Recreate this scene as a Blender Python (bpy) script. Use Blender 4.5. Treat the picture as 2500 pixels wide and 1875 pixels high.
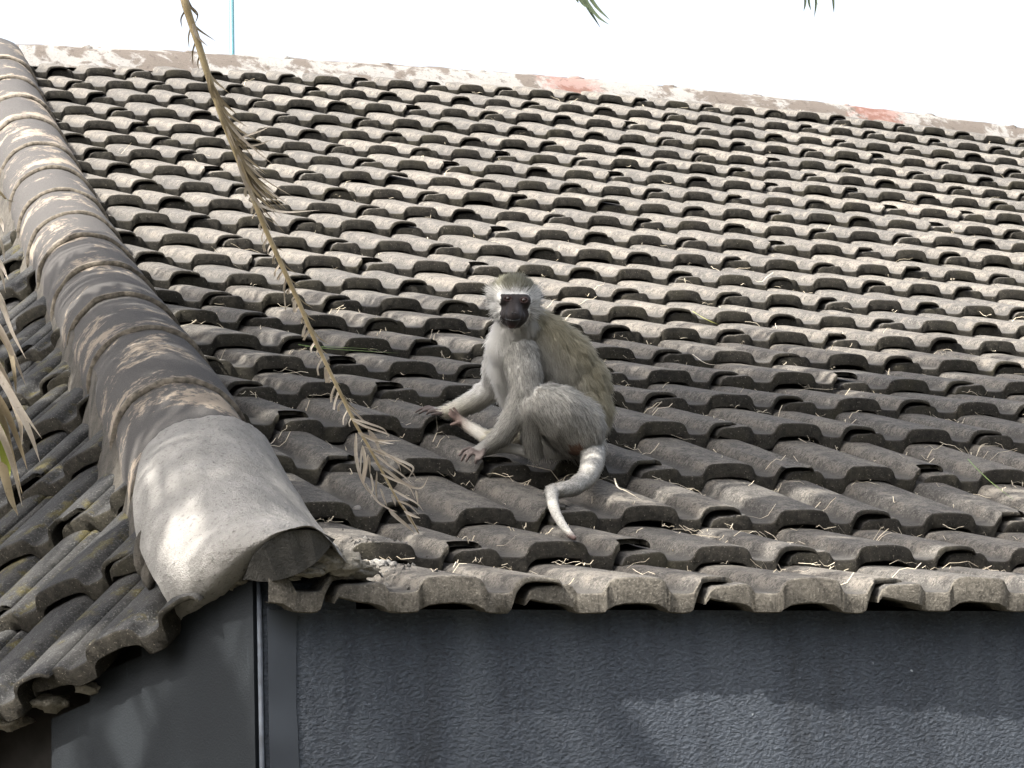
import bpy, bmesh, math, random
import numpy as np
from mathutils import Vector, Matrix, Quaternion, noise as mnoise

random.seed(7)
RNG = np.random.default_rng(11)
scene = bpy.context.scene
for o in list(bpy.data.objects):
    bpy.data.objects.remove(o)

# ------------------------------------------------------------------ camera
# solved from the grid of roof tiles: x along the eave, y into the house, z up
CR = np.array([[0.92071237, -0.38912555, -0.02949631],     # right
               [0.03273900, 0.15233963, -0.98778581],      # down
               [0.38886616, 0.90850093, 0.15300056]])      # forward
CC = np.array([-2.19972680, -3.97371439, -0.38233699])
CF = 7154.46                                                # focal length in photo pixels (2500 wide)
cam_data = bpy.data.cameras.new('camera')
cam_data.sensor_width = 36.0
cam_data.lens = CF / 2500.0 * 36.0
cam_data.clip_start = 0.05
cam_data.clip_end = 2000.0
cam = bpy.data.objects.new('camera', cam_data)
scene.collection.objects.link(cam)
mw = Matrix.Identity(4)
for i in range(3):
    mw[i][0] = CR[0][i]; mw[i][1] = -CR[1][i]; mw[i][2] = -CR[2][i]; mw[i][3] = CC[i]
cam.matrix_world = mw
scene.camera = cam
scene.render.resolution_x = 1024
scene.render.resolution_y = 768

# ------------------------------------------------------------------ light
SUN = np.array([-0.62, -0.192, 0.74]); SUN /= np.linalg.norm(SUN)   # towards the sun
world = bpy.data.worlds.new('World')
scene.world = world
world.use_nodes = True
wn = world.node_tree.nodes; wl = world.node_tree.links
wn.clear()
sky = wn.new('ShaderNodeTexSky')
sky.sky_type = 'NISHITA'
sky.sun_disc = False
sky.sun_elevation = math.asin(SUN[2])
sky.sun_rotation = math.atan2(SUN[0], SUN[1])
sky.altitude = 0
sky.air_density = 1.0
sky.dust_density = 9.0
sky.ozone_density = 1.0
hsv = wn.new('ShaderNodeHueSaturation'); hsv.inputs['Saturation'].default_value = 0.45
bg = wn.new('ShaderNodeBackground'); bg.inputs['Strength'].default_value = 0.15
wo = wn.new('ShaderNodeOutputWorld')
wl.new(sky.outputs[0], hsv.inputs['Color']); wl.new(hsv.outputs[0], bg.inputs['Color']); wl.new(bg.outputs[0], wo.inputs['Surface'])
sl = bpy.data.lights.new('sun', 'SUN')
sl.energy = 3.9
sl.angle = math.radians(0.5)
sl.color = (1.0, 0.945, 0.86)
so = bpy.data.objects.new('sun', sl)
scene.collection.objects.link(so)
so.rotation_euler = Vector(SUN).to_track_quat('Z', 'Y').to_euler()
so.location = (-6, -4, 12)
scene.view_settings.view_transform = 'Standard'
scene.view_settings.look = 'None'
scene.view_settings.gamma = 1.0
scene.view_settings.exposure = 1.92
scene.view_settings.use_curve_mapping = False
scene.render.engine = 'CYCLES'

# ------------------------------------------------------------------ helpers
COL = scene.collection

def ray(px, py):
    return CR.T @ np.array([(px - 1250) / CF, (py - 937.5) / CF, 1.0])

def at(px, py, d):
    return CC + d * ray(px, py)

def pix(p):
    q = CR @ (np.asarray(p, float) - CC)
    return 1250 + CF * q[0] / q[2], 937.5 + CF * q[1] / q[2], q[2]

def empty(name, loc=(0, 0, 0)):
    o = bpy.data.objects.new(name, None)
    o.location = loc
    o.empty_display_size = 0.1
    COL.objects.link(o)
    return o

def tag(o, label=None, cat=None, group=None, kind=None):
    if label: o['label'] = label
    if cat: o['category'] = cat
    if group: o['group'] = group
    if kind: o['kind'] = kind
    return o

def link(name, me, parent=None):
    o = bpy.data.objects.new(name, me)
    COL.objects.link(o)
    if parent is not None:
        o.parent = parent
        o.matrix_parent_inverse = Matrix.Translation(-Vector(world_loc(parent)))
    return o

def world_loc(o):
    return o.location if o.parent is None else Vector(o.location) * 0 + (o.matrix_parent_inverse @ Vector(o.location)) + Vector(world_loc(o.parent))

def mesh(name, verts, faces, mats=(), smooth=False, midx=None):
    me = bpy.data.meshes.new(name)
    me.from_pydata([tuple(map(float, v)) for v in verts], [], [tuple(int(i) for i in f) for f in faces])
    for m in mats: me.materials.append(m)
    if midx is not None: me.polygons.foreach_set('material_index', np.asarray(midx, dtype=np.int32))
    if smooth: me.polygons.foreach_set('use_smooth', np.ones(len(me.polygons), dtype=bool))
    me.update()
    return me

class MB:
    def __init__(s): s.v = []; s.f = []; s.m = []
    def add(s, v, f, m=0):
        b = len(s.v); s.v += [tuple(x) for x in v]; s.f += [tuple(i + b for i in q) for q in f]; s.m += [m] * len(f)
    def build(s, name, mats, parent=None, smooth=False):
        return link(name, mesh(name, s.v, s.f, mats, smooth, s.m), parent)

def tube(pts, rad, n=7, cap=True):
    """tapered tube along points -> verts, faces"""
    P = [Vector(p) for p in pts]; V = []; F = []
    up = Vector((0.3, 0.2, 0.9))
    for i, p in enumerate(P):
        t = (P[min(i + 1, len(P) - 1)] - P[max(i - 1, 0)]).normalized()
        a = t.cross(up)
        if a.length < 1e-4: a = t.cross(Vector((1, 0, 0)))
        a.normalize(); b = t.cross(a)
        up = -b if (-b).dot(up) > b.dot(up) else b
        for k in range(n):
            th = 2 * math.pi * k / n
            V.append(p + (math.cos(th) * a + math.sin(th) * b) * float(rad[i]))
    for i in range(len(P) - 1):
        for k in range(n):
            F.append((i * n + k, i * n + (k + 1) % n, (i + 1) * n + (k + 1) % n, (i + 1) * n + k))
    if cap:
        F.append(tuple(reversed(range(n)))); F.append(tuple(range((len(P) - 1) * n, len(P) * n)))
    return V, F

def smoothpts(pts, n):
    """Catmull-Rom through points"""
    P = np.asarray(pts, float)
    if len(P) == 2:
        return P[0] + np.linspace(0, 1, n)[:, None] * (P[1] - P[0])
    E = np.vstack([2 * P[0] - P[1], P, 2 * P[-1] - P[-2]])
    out = []
    m = len(P) - 1
    for t in np.linspace(0, m - 1e-6, n):
        i = int(t); u = t - i
        a, b, c, d = E[i], E[i + 1], E[i + 2], E[i + 3]
        out.append(0.5 * (2 * b + (c - a) * u + (2 * a - 5 * b + 4 * c - d) * u * u + (3 * b - a - 3 * c + d) * u ** 3))
    return np.array(out)

def strip(pts, width, nrm, fold=0.25, prof=None):
    """leaf blade: folded strip along pts; width max; nrm = rough face normal"""
    P = [Vector(p) for p in pts]; V = []; F = []; n = len(P)
    for i, p in enumerate(P):
        t = (P[min(i + 1, n - 1)] - P[max(i - 1, 0)]).normalized()
        a = t.cross(Vector(nrm))
        if a.length < 1e-5: a = t.cross(Vector((0.1, 1, 0.3)))
        a.normalize(); b = a.cross(t).normalized()
        u = i / (n - 1)
        w = width * (prof(u) if prof else max(0.04, min(1.0, u * 5 + 0.35) * (1 - u ** 2.6)))
        V += [p - a * w / 2 + b * w * fold, p, p + a * w / 2 + b * w * fold]
    for i in range(n - 1):
        F.append((3 * i, 3 * i + 1, 3 * i + 4, 3 * i + 3)); F.append((3 * i + 1, 3 * i + 2, 3 * i + 5, 3 * i + 4))
    return V, F

# ------------------------------------------------------------------ materials
def mat(name):
    m = bpy.data.materials.new(name); m.use_nodes = True
    nt = m.node_tree
    b = nt.nodes['Principled BSDF']
    b.inputs['Roughness'].default_value = 0.9
    b.inputs['Specular IOR Level'].default_value = 0.2
    return m, nt, b

def N(nt, typ, **kw):
    n = nt.nodes.new(typ)
    for k, v in kw.items():
        if k in n.inputs.keys(): n.inputs[k].default_value = v
        else: setattr(n, k, v)
    return n

def coords(nt, kind='Object'):
    return nt.nodes.new('ShaderNodeTexCoord').outputs[kind]

def posn(nt):
    return nt.nodes.new('ShaderNodeNewGeometry').outputs['Position']

def ntex(nt, vec, scale, detail=4, rough=0.55, dist=0.0):
    n = N(nt, 'ShaderNodeTexNoise', Scale=scale, Detail=detail, Roughness=rough, Distortion=dist)
    nt.links.new(vec, n.inputs['Vector'])
    return n.outputs['Fac']

def ramp(nt, fac, stops):
    r = nt.nodes.new('ShaderNodeValToRGB'); e = r.color_ramp.elements
    while len(e) > 1: e.remove(e[-1])
    for i, (p, c) in enumerate(stops):
        if i == 0: e[0].position = p
        else: e.new(p)
        cc = c if isinstance(c, (tuple, list)) else (c, c, c)
        e[i].color = (*cc[:3], 1)
    nt.links.new(fac, r.inputs[0])
    return r.outputs[0]

def mix(nt, fac, a, b, mode='MIX'):
    n = nt.nodes.new('ShaderNodeMix'); n.data_type = 'RGBA'; n.blend_type = mode
    for sock, val in ((n.inputs[0], fac), (n.inputs[6], a), (n.inputs[7], b)):
        if isinstance(val, (int, float)): sock.default_value = val
        elif isinstance(val, (tuple, list)): sock.default_value = (*val[:3], 1)
        else: nt.links.new(val, sock)
    return n.outputs[2]

def math_(nt, op, a, b=0.0):
    n = nt.nodes.new('ShaderNodeMath'); n.operation = op
    for s, v in ((n.inputs[0], a), (n.inputs[1], b)):
        if isinstance(v, (int, float)): s.default_value = v
        else: nt.links.new(v, s)
    return n.outputs[0]

def bump(nt, bsdf, h, strength, dist):
    n = N(nt, 'ShaderNodeBump', Strength=strength, Distance=dist)
    nt.links.new(h, n.inputs['Height']); nt.links.new(n.outputs[0], bsdf.inputs['Normal'])

def dim(nt, c, k):
    return mix(nt, 1.0, c, (k, k, k) if not isinstance(k, tuple) else k, 'MULTIPLY')

def flat(name, col, rough=0.8, spread=0.15, scale=40.0, spec=0.2):
    m, nt, b = mat(name)
    v = ntex(nt, posn(nt), scale, 5)
    d = tuple(c * (1 - spread) for c in col); l = tuple(min(1, c * (1 + spread)) for c in col)
    nt.links.new(ramp(nt, v, [(0.3, d), (0.7, l)]), b.inputs['Base Color'])
    b.inputs['Roughness'].default_value = rough; b.inputs['Specular IOR Level'].default_value = spec
    return m

def tile_mat(name, front):
    m, nt, b = mat(name)
    p = posn(nt)
    rnd = nt.nodes.new('ShaderNodeObjectInfo').outputs['Random']
    n1 = ntex(nt, p, 9.0, 5, 0.6); n2 = ntex(nt, p, 75.0, 6, 0.72); n3 = ntex(nt, p, 260.0, 4, 0.7)
    n4 = ntex(nt, p, 30.0, 6, 0.75, 0.3)
    if front == 0:      # worn concrete faces, beige to grey with dark patina
        base = mix(nt, ramp(nt, rnd, [(0.0, 0.0), (1.0, 1.0)]), (0.195, 0.183, 0.168), (0.365, 0.328, 0.282))
        c = mix(nt, ramp(nt, n1, [(0.40, 0.0), (0.68, .8)]), base, (0.175, 0.166, 0.155))
        c = mix(nt, ramp(nt, n2, [(0.52, 0.0), (0.60, 0.75)]), c, (0.080, 0.075, 0.069))
        c = mix(nt, ramp(nt, n3, [(0.56, 0.0), (0.63, 0.6)]), c, (0.54, 0.50, 0.45))
        c = mix(nt, ramp(nt, n3, [(0.38, 0.8), (0.46, 0.0)]), c, (0.05, 0.046, 0.042))
        c = mix(nt, ramp(nt, n4, [(0.53, 0.0), (0.58, 0.55)]), c, (0.095, 0.090, 0.084))
        c = mix(nt, ramp(nt, n4, [(0.40, 0.5), (0.45, 0.0)]), c, (0.40, 0.355, 0.30))
        # pans between the rolls darkened: grit and algae, plus shade painted into the colour
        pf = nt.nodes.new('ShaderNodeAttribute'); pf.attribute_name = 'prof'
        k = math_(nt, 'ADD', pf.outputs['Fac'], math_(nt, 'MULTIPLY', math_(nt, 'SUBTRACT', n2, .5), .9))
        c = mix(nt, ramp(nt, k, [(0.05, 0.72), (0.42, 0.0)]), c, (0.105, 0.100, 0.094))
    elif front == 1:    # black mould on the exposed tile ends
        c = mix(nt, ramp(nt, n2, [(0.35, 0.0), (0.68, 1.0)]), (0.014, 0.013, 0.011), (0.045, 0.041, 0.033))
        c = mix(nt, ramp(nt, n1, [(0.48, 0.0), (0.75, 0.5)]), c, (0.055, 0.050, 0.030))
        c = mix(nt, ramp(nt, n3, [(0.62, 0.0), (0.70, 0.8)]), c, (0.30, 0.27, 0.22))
    elif front == 2:    # eave ends, rubbed lighter
        c = mix(nt, ramp(nt, n2, [(0.35, 0.0), (0.68, 1.0)]), (0.10, 0.092, 0.078), (0.25, 0.23, 0.195))
        c = mix(nt, ramp(nt, n3, [(0.56, 0.0), (0.68, 0.8)]), c, (0.42, 0.39, 0.34))
        c = mix(nt, ramp(nt, n3, [(0.32, 0.7), (0.45, 0.0)]), c, (0.04, 0.037, 0.032))
    else:               # mossy, blackened side slope
        c = mix(nt, ramp(nt, n1, [(0.38, 0.0), (0.62, 1.0)]), (0.060, 0.062, 0.066), (0.15, 0.145, 0.135))
        c = mix(nt, ramp(nt, ntex(nt, p, 14.0, 6, 0.7), [(0.55, 0.0), (0.63, 0.8)]), c, (0.27, 0.225, 0.075))
        c = mix(nt, ramp(nt, n2, [(0.52, 0.0), (0.68, 0.8)]), c, (0.030, 0.028, 0.024))
        c = mix(nt, ramp(nt, n3, [(0.55, 0.0), (0.66, 0.7)]), c, (0.55, 0.54, 0.50))
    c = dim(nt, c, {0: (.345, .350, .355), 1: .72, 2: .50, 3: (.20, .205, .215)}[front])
    nt.links.new(c, b.inputs['Base Color'])
    b.inputs['Roughness'].default_value = 0.88
    h = math_(nt, 'ADD', math_(nt, 'MULTIPLY', n2, 0.6), math_(nt, 'MULTIPLY', n3, 0.5))
    bump(nt, b, h, 0.75 if front == 0 else 1.0, 0.005)
    return m

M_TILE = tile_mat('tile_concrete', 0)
M_END = tile_mat('tile_mould', 1)
M_EAVE = tile_mat('tile_eave_end', 2)
M_SIDE = tile_mat('tile_mossy', 3)

def make_cap_mat():
    m, nt, b = mat('hip_tile_patina'); p = posn(nt)
    n1 = ntex(nt, p, 4.2, 7, 0.68, 0.6); n2 = ntex(nt, p, 60, 6, 0.7); n3 = ntex(nt, p, 420, 3, 0.6)
    s = math_(nt, 'ADD', math_(nt, 'MULTIPLY', n1, 0.75), math_(nt, 'MULTIPLY', n2, 0.25))
    c = mix(nt, ramp(nt, s, [(0.535, 0.0), (0.575, 1.0)]), (0.100, 0.095, 0.092), (0.40, 0.335, 0.265))
    c = mix(nt, ramp(nt, n3, [(0.55, 0.0), (0.72, 0.5)]), c, (0.24, 0.22, 0.20))
    c = mix(nt, ramp(nt, n3, [(0.3, 0.6), (0.44, 0.0)]), c, (0.04, 0.04, 0.042))
    c = dim(nt, c, .45)
    nt.links.new(c, b.inputs['Base Color'])
    bump(nt, b, n3, 0.5, 0.003)
    return m
M_CAP = make_cap_mat()
M_RIM = flat('hip_tile_rim', (0.098, 0.086, 0.070), 0.9, 0.6, 90)

def make_cement(name, lo, hi, dark):
    m, nt, b = mat(name); p = posn(nt)
    n1 = ntex(nt, p, 18, 5, 0.6); n2 = ntex(nt, p, 130, 5, 0.7); n3 = ntex(nt, p, 500, 2, 0.6)
    c = mix(nt, ramp(nt, n1, [(0.35, 0.0), (0.65, 1.0)]), lo, hi)
    c = mix(nt, ramp(nt, n2, [(0.56, 0.0), (0.70, 0.85)]), c, dark)
    c = mix(nt, ramp(nt, n3, [(0.62, 0.0), (0.70, 0.5)]), c, tuple(min(1, x * 1.5) for x in hi))
    nt.links.new(c, b.inputs['Base Color'])
    bump(nt, b, math_(nt, 'ADD', n2, math_(nt, 'MULTIPLY', n3, 0.5)), 1.0, 0.008)
    return m
M_CEMENT = make_cement('fresh_cement', (0.205, 0.200, 0.190), (0.265, 0.258, 0.246), (0.075, 0.072, 0.066))
M_MORTAR = make_cement('old_mortar', (0.045, 0.042, 0.038), (0.095, 0.087, 0.074), (0.022, 0.020, 0.016))
M_CREAM = make_cement('cream_mortar', (0.17, 0.158, 0.132), (0.25, 0.237, 0.205), (0.06, 0.054, 0.04))

M_CAPEND = make_cement('hip_tile_end', (0.045, 0.045, 0.043), (0.085, 0.083, 0.078), (0.03, 0.03, 0.028))
def make_ridge_mat():
    m, nt, b = mat('ridge_limewash'); p = posn(nt)
    n1 = ntex(nt, p, 6.0, 6, 0.7, 0.4); n2 = ntex(nt, p, 34, 6, 0.7); n3 = ntex(nt, p, 160, 4, 0.6)
    c = mix(nt, ramp(nt, n1, [(0.46, 0.0), (0.52, 1.0)]), (0.36, 0.31, 0.27), (0.74, 0.72, 0.69))
    c = mix(nt, ramp(nt, n2, [(0.56, 0.0), (0.66, 0.75)]), c, (0.20, 0.165, 0.145))
    c = mix(nt, ramp(nt, n3, [(0.60, 0.0), (0.70, 0.6)]), c, (0.12, 0.10, 0.09))
    # two smears of red paint
    for cx in (2.62, 4.05):
        d = nt.nodes.new('ShaderNodeVectorMath'); d.operation = 'DISTANCE'
        nt.links.new(p, d.inputs[0]); d.inputs[1].default_value = (cx, 6.62, 2.62)
        k = math_(nt, 'SUBTRACT', math_(nt, 'ADD', d.outputs['Value'], math_(nt, 'MULTIPLY', n2, 0.35)), 0.17)
        c = mix(nt, ramp(nt, k, [(0.09, 0.5), (0.15, 0.0)]), c, (0.60, 0.20, 0.14))
    c = dim(nt, c, .205)
    nt.links.new(c, b.inputs['Base Color']); bump(nt, b, math_(nt, 'ADD', n2, n3), 0.6, 0.006)
    return m
M_RIDGE = make_ridge_mat()

def make_plaster():
    m, nt, b = mat('dark_textured_plaster'); p = posn(nt)
    v = nt.nodes.new('ShaderNodeMapping'); v.inputs['Scale'].default_value = (1, 1, 1.5); nt.links.new(p, v.inputs[0])
    n1 = ntex(nt, p, 2.2, 3, 0.5); n2 = ntex(nt, v.outputs[0], 135, 5, 0.6, 0.15); n3 = ntex(nt, p, 30, 4, 0.6)
    c = mix(nt, ramp(nt, n1, [(0.35, 0.0), (0.65, 1.0)]), (0.050, 0.056, 0.068), (0.078, 0.085, 0.100))
    c = mix(nt, ramp(nt, n2, [(0.54, 0.0), (0.66, 0.6)]), c, (0.14, 0.152, 0.17))
    c = mix(nt, ramp(nt, n2, [(0.28, 0.75), (0.44, 0.0)]), c, (0.022, 0.025, 0.030))
    v2 = nt.nodes.new('ShaderNodeMapping'); v2.inputs['Scale'].default_value = (1, 1, 0.12); nt.links.new(p, v2.inputs[0])
    st = ntex(nt, v2.outputs[0], 11, 5, 0.65, 0.2)
    c = mix(nt, ramp(nt, st, [(0.50, 0.0), (0.68, 0.5)]), c, (0.15, 0.155, 0.165))
    c = mix(nt, ramp(nt, st, [(0.34, 0.55), (0.48, 0.0)]), c, (0.030, 0.033, 0.038))
    # specks of chipped paint
    sp = ntex(nt, p, 60, 1, 0.3)
    c = mix(nt, ramp(nt, sp, [(0.80, 0.0), (0.815, 1.0)]), c, (0.45, 0.44, 0.42))
    c = dim(nt, c, (.40, .465, .535))
    nt.links.new(c, b.inputs['Base Color']); b.inputs['Roughness'].default_value = 0.7
    b.inputs['Specular IOR Level'].default_value = 0.35
    bump(nt, b, math_(nt, 'ADD', n2, math_(nt, 'MULTIPLY', n3, 0.2)), 1.0, 0.007)
    return m
M_PLASTER = make_plaster()

def make_sidewall():
    m, nt, b = mat('smooth_dark_render'); p = posn(nt)
    n1 = ntex(nt, p, 3.0, 4, 0.6); n2 = ntex(nt, p, 300, 3, 0.6)
    v = nt.nodes.new('ShaderNodeMapping'); v.inputs['Scale'].default_value = (1, 1, 0.06); nt.links.new(p, v.inputs[0])
    dr = ntex(nt, v.outputs[0], 34, 4, 0.7, 0.2)
    c = mix(nt, ramp(nt, n1, [(0.35, 0.0), (0.65, 1.0)]), (0.030, 0.032, 0.033), (0.050, 0.052, 0.050))
    sx = nt.nodes.new('ShaderNodeSeparateXYZ'); nt.links.new(p, sx.inputs[0])
    top = ramp(nt, math_(nt, 'ADD', sx.outputs[2], 0.5), [(0.15, 0.0), (0.5, 1.0)])
    drip = mix(nt, 1.0, ramp(nt, math_(nt, 'ADD', dr, math_(nt, 'MULTIPLY', n2, 0.12)), [(0.70, 0.0), (0.80, 0.8)]), top, 'MULTIPLY')
    c = mix(nt, drip, c, (0.30, 0.29, 0.27))
    c = mix(nt, ramp(nt, n2, [(0.66, 0.0), (0.72, 0.5)]), c, (0.14, 0.14, 0.13))
    c = dim(nt, c, (.16, .205, .265))
    nt.links.new(c, b.inputs['Base Color']); b.inputs['Roughness'].default_value = 0.75
    bump(nt, b, n2, 0.3, 0.002)
    return m
M_SIDEWALL = make_sidewall()
M_BAND = flat('smooth_paint', (0.025, 0.030, 0.038), 0.6, 0.12, 14, 0.3)
M_BEAD = flat('corner_bead_paint', (0.030, 0.036, 0.046), 0.7, 0.4, 60, 0.3)
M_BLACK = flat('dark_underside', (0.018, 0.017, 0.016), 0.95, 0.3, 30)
M_BRICK = flat('old_brick', (0.16, 0.060, 0.035), 0.9, 0.35, 60)
M_POLE = flat('pale_blue_paint', (0.05, 0.125, 0.145), 0.5, 0.08, 20, 0.4)
M_GROUND = flat('lawn', (0.055, 0.052, 0.040), 0.95, 0.3, 3)

def make_leaf(name, a, b_, trans=0.3, scale=30, stripe=True):
    m, nt, b = mat(name); p = posn(nt)
    r = nt.nodes.new('ShaderNodeObjectInfo').outputs['Random']
    n = ntex(nt, p, scale, 5, 0.65)
    k = math_(nt, 'ADD', math_(nt, 'MULTIPLY', n, 0.75), math_(nt, 'MULTIPLY', r, 0.3))
    c = ramp(nt, k, [(0.40, a), (0.72, b_)])
    c = mix(nt, ramp(nt, ntex(nt, p, 220, 3, 0.6), [(0.60, 0.0), (0.75, 0.55)]), c, tuple(x * 0.35 for x in a))
    nt.links.new(c, b.inputs['Base Color']); b.inputs['Roughness'].default_value = 0.6
    b.inputs['Specular IOR Level'].default_value = 0.3
    t = nt.nodes.new('ShaderNodeBsdfTranslucent'); nt.links.new(c, t.inputs[0])
    mx = nt.nodes.new('ShaderNodeMixShader'); mx.inputs[0].default_value = trans
    nt.links.new(b.outputs[0], mx.inputs[1]); nt.links.new(t.outputs[0], mx.inputs[2])
    nt.links.new(mx.outputs[0], nt.nodes['Material Output'].inputs[0])
    return m
M_DRY = make_leaf('dry_leaflet', (0.30, 0.255, 0.20), (0.50, 0.45, 0.385), 0.25)
M_DRY2 = make_leaf('dry_leaflet_brown', (0.16, 0.128, 0.08), (0.30, 0.25, 0.17), 0.2)
M_RACHIS = make_leaf('dry_rachis', (0.22, 0.175, 0.10), (0.38, 0.315, 0.20), 0.0)
M_GREEN = make_leaf('palm_green', (0.040, 0.058, 0.032), (0.075, 0.098, 0.058), 0.2)
M_YELLOW = make_leaf('yellowing_leaf', (0.17, 0.20, 0.035), (0.26, 0.26, 0.06), 0.3)
M_GRASS = make_leaf('fresh_grass', (0.09, 0.14, 0.04), (0.18, 0.22, 0.09), 0.3)
M_STRAW = make_leaf('straw', (0.26, 0.215, 0.145), (0.50, 0.45, 0.36), 0.15, 8)
M_TRUNK = flat('palm_bark', (0.13, 0.105, 0.08), 0.95, 0.5, 18)

# ------------------------------------------------------------------ roof profile
ROW = np.array([[0.0, 0.0], [0.2876, 0.08], [0.5711, 0.1734], [0.8443, 0.2935], [1.1191, 0.4101], [1.3973, 0.5183], [1.6801, 0.614],
    [1.9616, 0.7133], [2.2416, 0.8167], [2.522, 0.9189], [2.8016, 1.0234], [3.0792, 1.1331], [3.3568, 1.243], [3.6326, 1.3571],
    [3.9083, 1.4714], [4.1847, 1.584], [4.4601, 1.6992], [4.7349, 1.8157], [5.0105, 1.9304], [5.2857, 2.0459], [5.5593, 2.1653],
    [5.8318, 2.2872], [6.1042, 2.4093], [6.3769, 2.5307]])
ROWX = np.vstack([[-0.3, -0.083], ROW, [6.65, 2.652], [6.92, 2.775]])
PITCH = 0.15; GAUGE = 0.2985; CREST = 0.0246; LIFT = 0.032

def lens_bow(X, y):
    """smooth height offset fitted to the tile rows: lens barrel distortion put into the shape"""
    c = np.interp(y, ROW[:, 0], np.arange(1, 25)) / 12 - 1
    x = min(max(X, -1.1), 4.9) / 2 - 1
    return .0003 - .0039 * x - .0198 * x * x - .0001 * c + .0015 * c * x - .0297 * c * x * x + .0143 * c * c + .0302 * c * c * x

def roofz(X, y):
    return float(np.interp(y, ROWX[:, 0], ROWX[:, 1])) + lens_bow(X, y)

def hit(px, py, off=0.0):
    """point where the view ray of a photo pixel meets the front roof slope (crest level + off)"""
    d = ray(px, py); t = 3.0; prev = None
    while t < 14:
        p = CC + t * d
        h = p[2] - roofz(p[0], p[1]) - off
        if prev is not None and prev > 0 >= h:
            lo, hi = t - 0.02, t
            for _ in range(30):
                m = (lo + hi) / 2; q = CC + m * d
                if q[2] - roofz(q[0], q[1]) - off > 0: lo = m
                else: hi = m
            return CC + lo * d, lo
        prev = h; t += 0.02
    return CC + 5 * d, 5.0

HA, HB = -0.885, 0.172            # hip in plan: x = HA + HB*y
def hipx(y): return HA + HB * y

# ------------------------------------------------------------------ house root
house = tag(empty('house', (2.0, 3.0, -2.1)), 'dark rendered house under a grey concrete tile roof with a hip', 'house')

# ------------------------------------------------------------------ tiles
def tile_profile():
    """x, top z, thickness across one tile: solid roll at 0, hollow lap roll at +0.15, lap tongue at -0.15"""
    P = []
    def t(x, z, th): P.append((x, z, th))
    t(-.182, -.008, .010); t(-.176, .004, .014); t(-.164, .0100, .022); t(-.146, .0108, .026); t(-.128, .0128, .030)
    t(-.114, .0135, .034); t(-.106, .0105, .034); t(-.1015, .0050, .033); t(-.0985, .0010, .031); t(-.094, .0000, .031)
    t(-.080, -.0004, .031); t(-.064, .0000, .031); t(-.0575, .0016, .031); t(-.0535, .0065, .031); t(-.0500, .0140, .0305)
    t(-.0450, .0195, .0300); t(-.037, .0228, .0290); t(-.020, .0243, .0285); t(0, .0248, .028); t(.020, .0243, .0285); t(.037, .0228, .0290)
    t(.0450, .0195, .0300); t(.0500, .0140, .0305); t(.0535, .0065, .031); t(.0575, .0016, .031)
    t(.064, .0000, .031); t(.080, -.0004, .031); t(.090, .0002, .031); t(.0955, .0022, .028); t(.0990, .008, .022); t(.1025, .0150, .017)
    t(.1080, .0205, .0135); t(.117, .0235, .0100); t(.130, .0246, .0085); t(.148, .0246, .0082); t(.162, .0232, .0080); t(.171, .0202, .0078); t(.176, .0150, .007)
    return np.array(P)
PROF = tile_profile()
STA = np.array([0.0, 0.0025, 0.008, 0.03, 0.11, 0.20, 0.30, 0.368])

def tile_mesh(seed, m_top, m_end, chip=0.0, broken=False, eave=False):
    r = np.random.default_rng(seed)
    off = r.uniform(0, 50)
    V = []; n = len(PROF); ns = len(STA)
    for layer in (0, 1):
        for j, s in enumerate(STA):
            for i, (x, z, th) in enumerate(PROF):
                fr = max(0.0, 1 - s / 0.03)
                nz = mnoise.noise(Vector((x * 28 + off, s * 9, seed))) * 0.0016 + mnoise.noise(Vector((x * 130 + off, s * 60, seed))) * 0.0007
                er = mnoise.noise(Vector((x * 55, off, 3.1))) * 0.0040 + mnoise.noise(Vector((x * 170, off, 8.1))) * 0.0026
                y = s + er * fr
                zz = z + nz - (0.0032 if j == 0 else 0.0006 if j == 1 else 0.0)
                if chip and x > 0.112 and s < 0.05:       # broken lap edge
                    k = mnoise.noise(Vector((x * 40, off, 5.5)))
                    y += chip * max(0, 0.012 + 0.03 * k + (0.02 if x > 0.15 else 0)) * fr
                if broken and .114 < x < .166 and s < .16 and not layer: zz = z - .0075
                if eave and abs(x) < .058: th = th + .013 * min(1, (.058 - abs(x)) / .012)
                if layer: zz = z + nz - th + (0.002 if j == 0 else 0)
                V.append((x, y, zz))
    F = []; MI = []
    L = n * ns
    for j in range(ns - 1):
        for i in range(n - 1):
            a = j * n + i
            F.append((a, a + 1, a + n + 1, a + n)); MI.append(0 if j > 0 else 1)
            F.append((L + a, L + a + n, L + a + n + 1, L + a + 1)); MI.append(1)
    for i in range(n - 1):
        F.append((i, L + i, L + i + 1, i + 1)); MI.append(1)
        a = (ns - 1) * n + i; F.append((a, a + 1, L + a + 1, L + a)); MI.append(1)
    for j in range(ns - 1):
        a = j * n; F.append((a, a + n, L + a + n, L + a)); MI.append(1)
        a = j * n + n - 1; F.append((a, L + a, L + a + n, a + n)); MI.append(1 if j < 2 else 0)
    me = mesh('tile', V, F, (m_top, m_end), True, MI)
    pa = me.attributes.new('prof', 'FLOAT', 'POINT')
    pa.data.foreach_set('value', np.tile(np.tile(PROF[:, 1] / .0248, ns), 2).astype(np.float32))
    # keep the end crisp
    me.polygons.foreach_set('use_smooth', np.array([True] * len(me.polygons)))
    bm = bmesh.new(); bm.from_mesh(me)
    for e in bm.edges:
        if len(e.link_faces) == 2 and e.calc_face_angle(0) > 0.85: e.smooth = False
    bm.to_mesh(me); bm.free()
    return me

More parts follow.
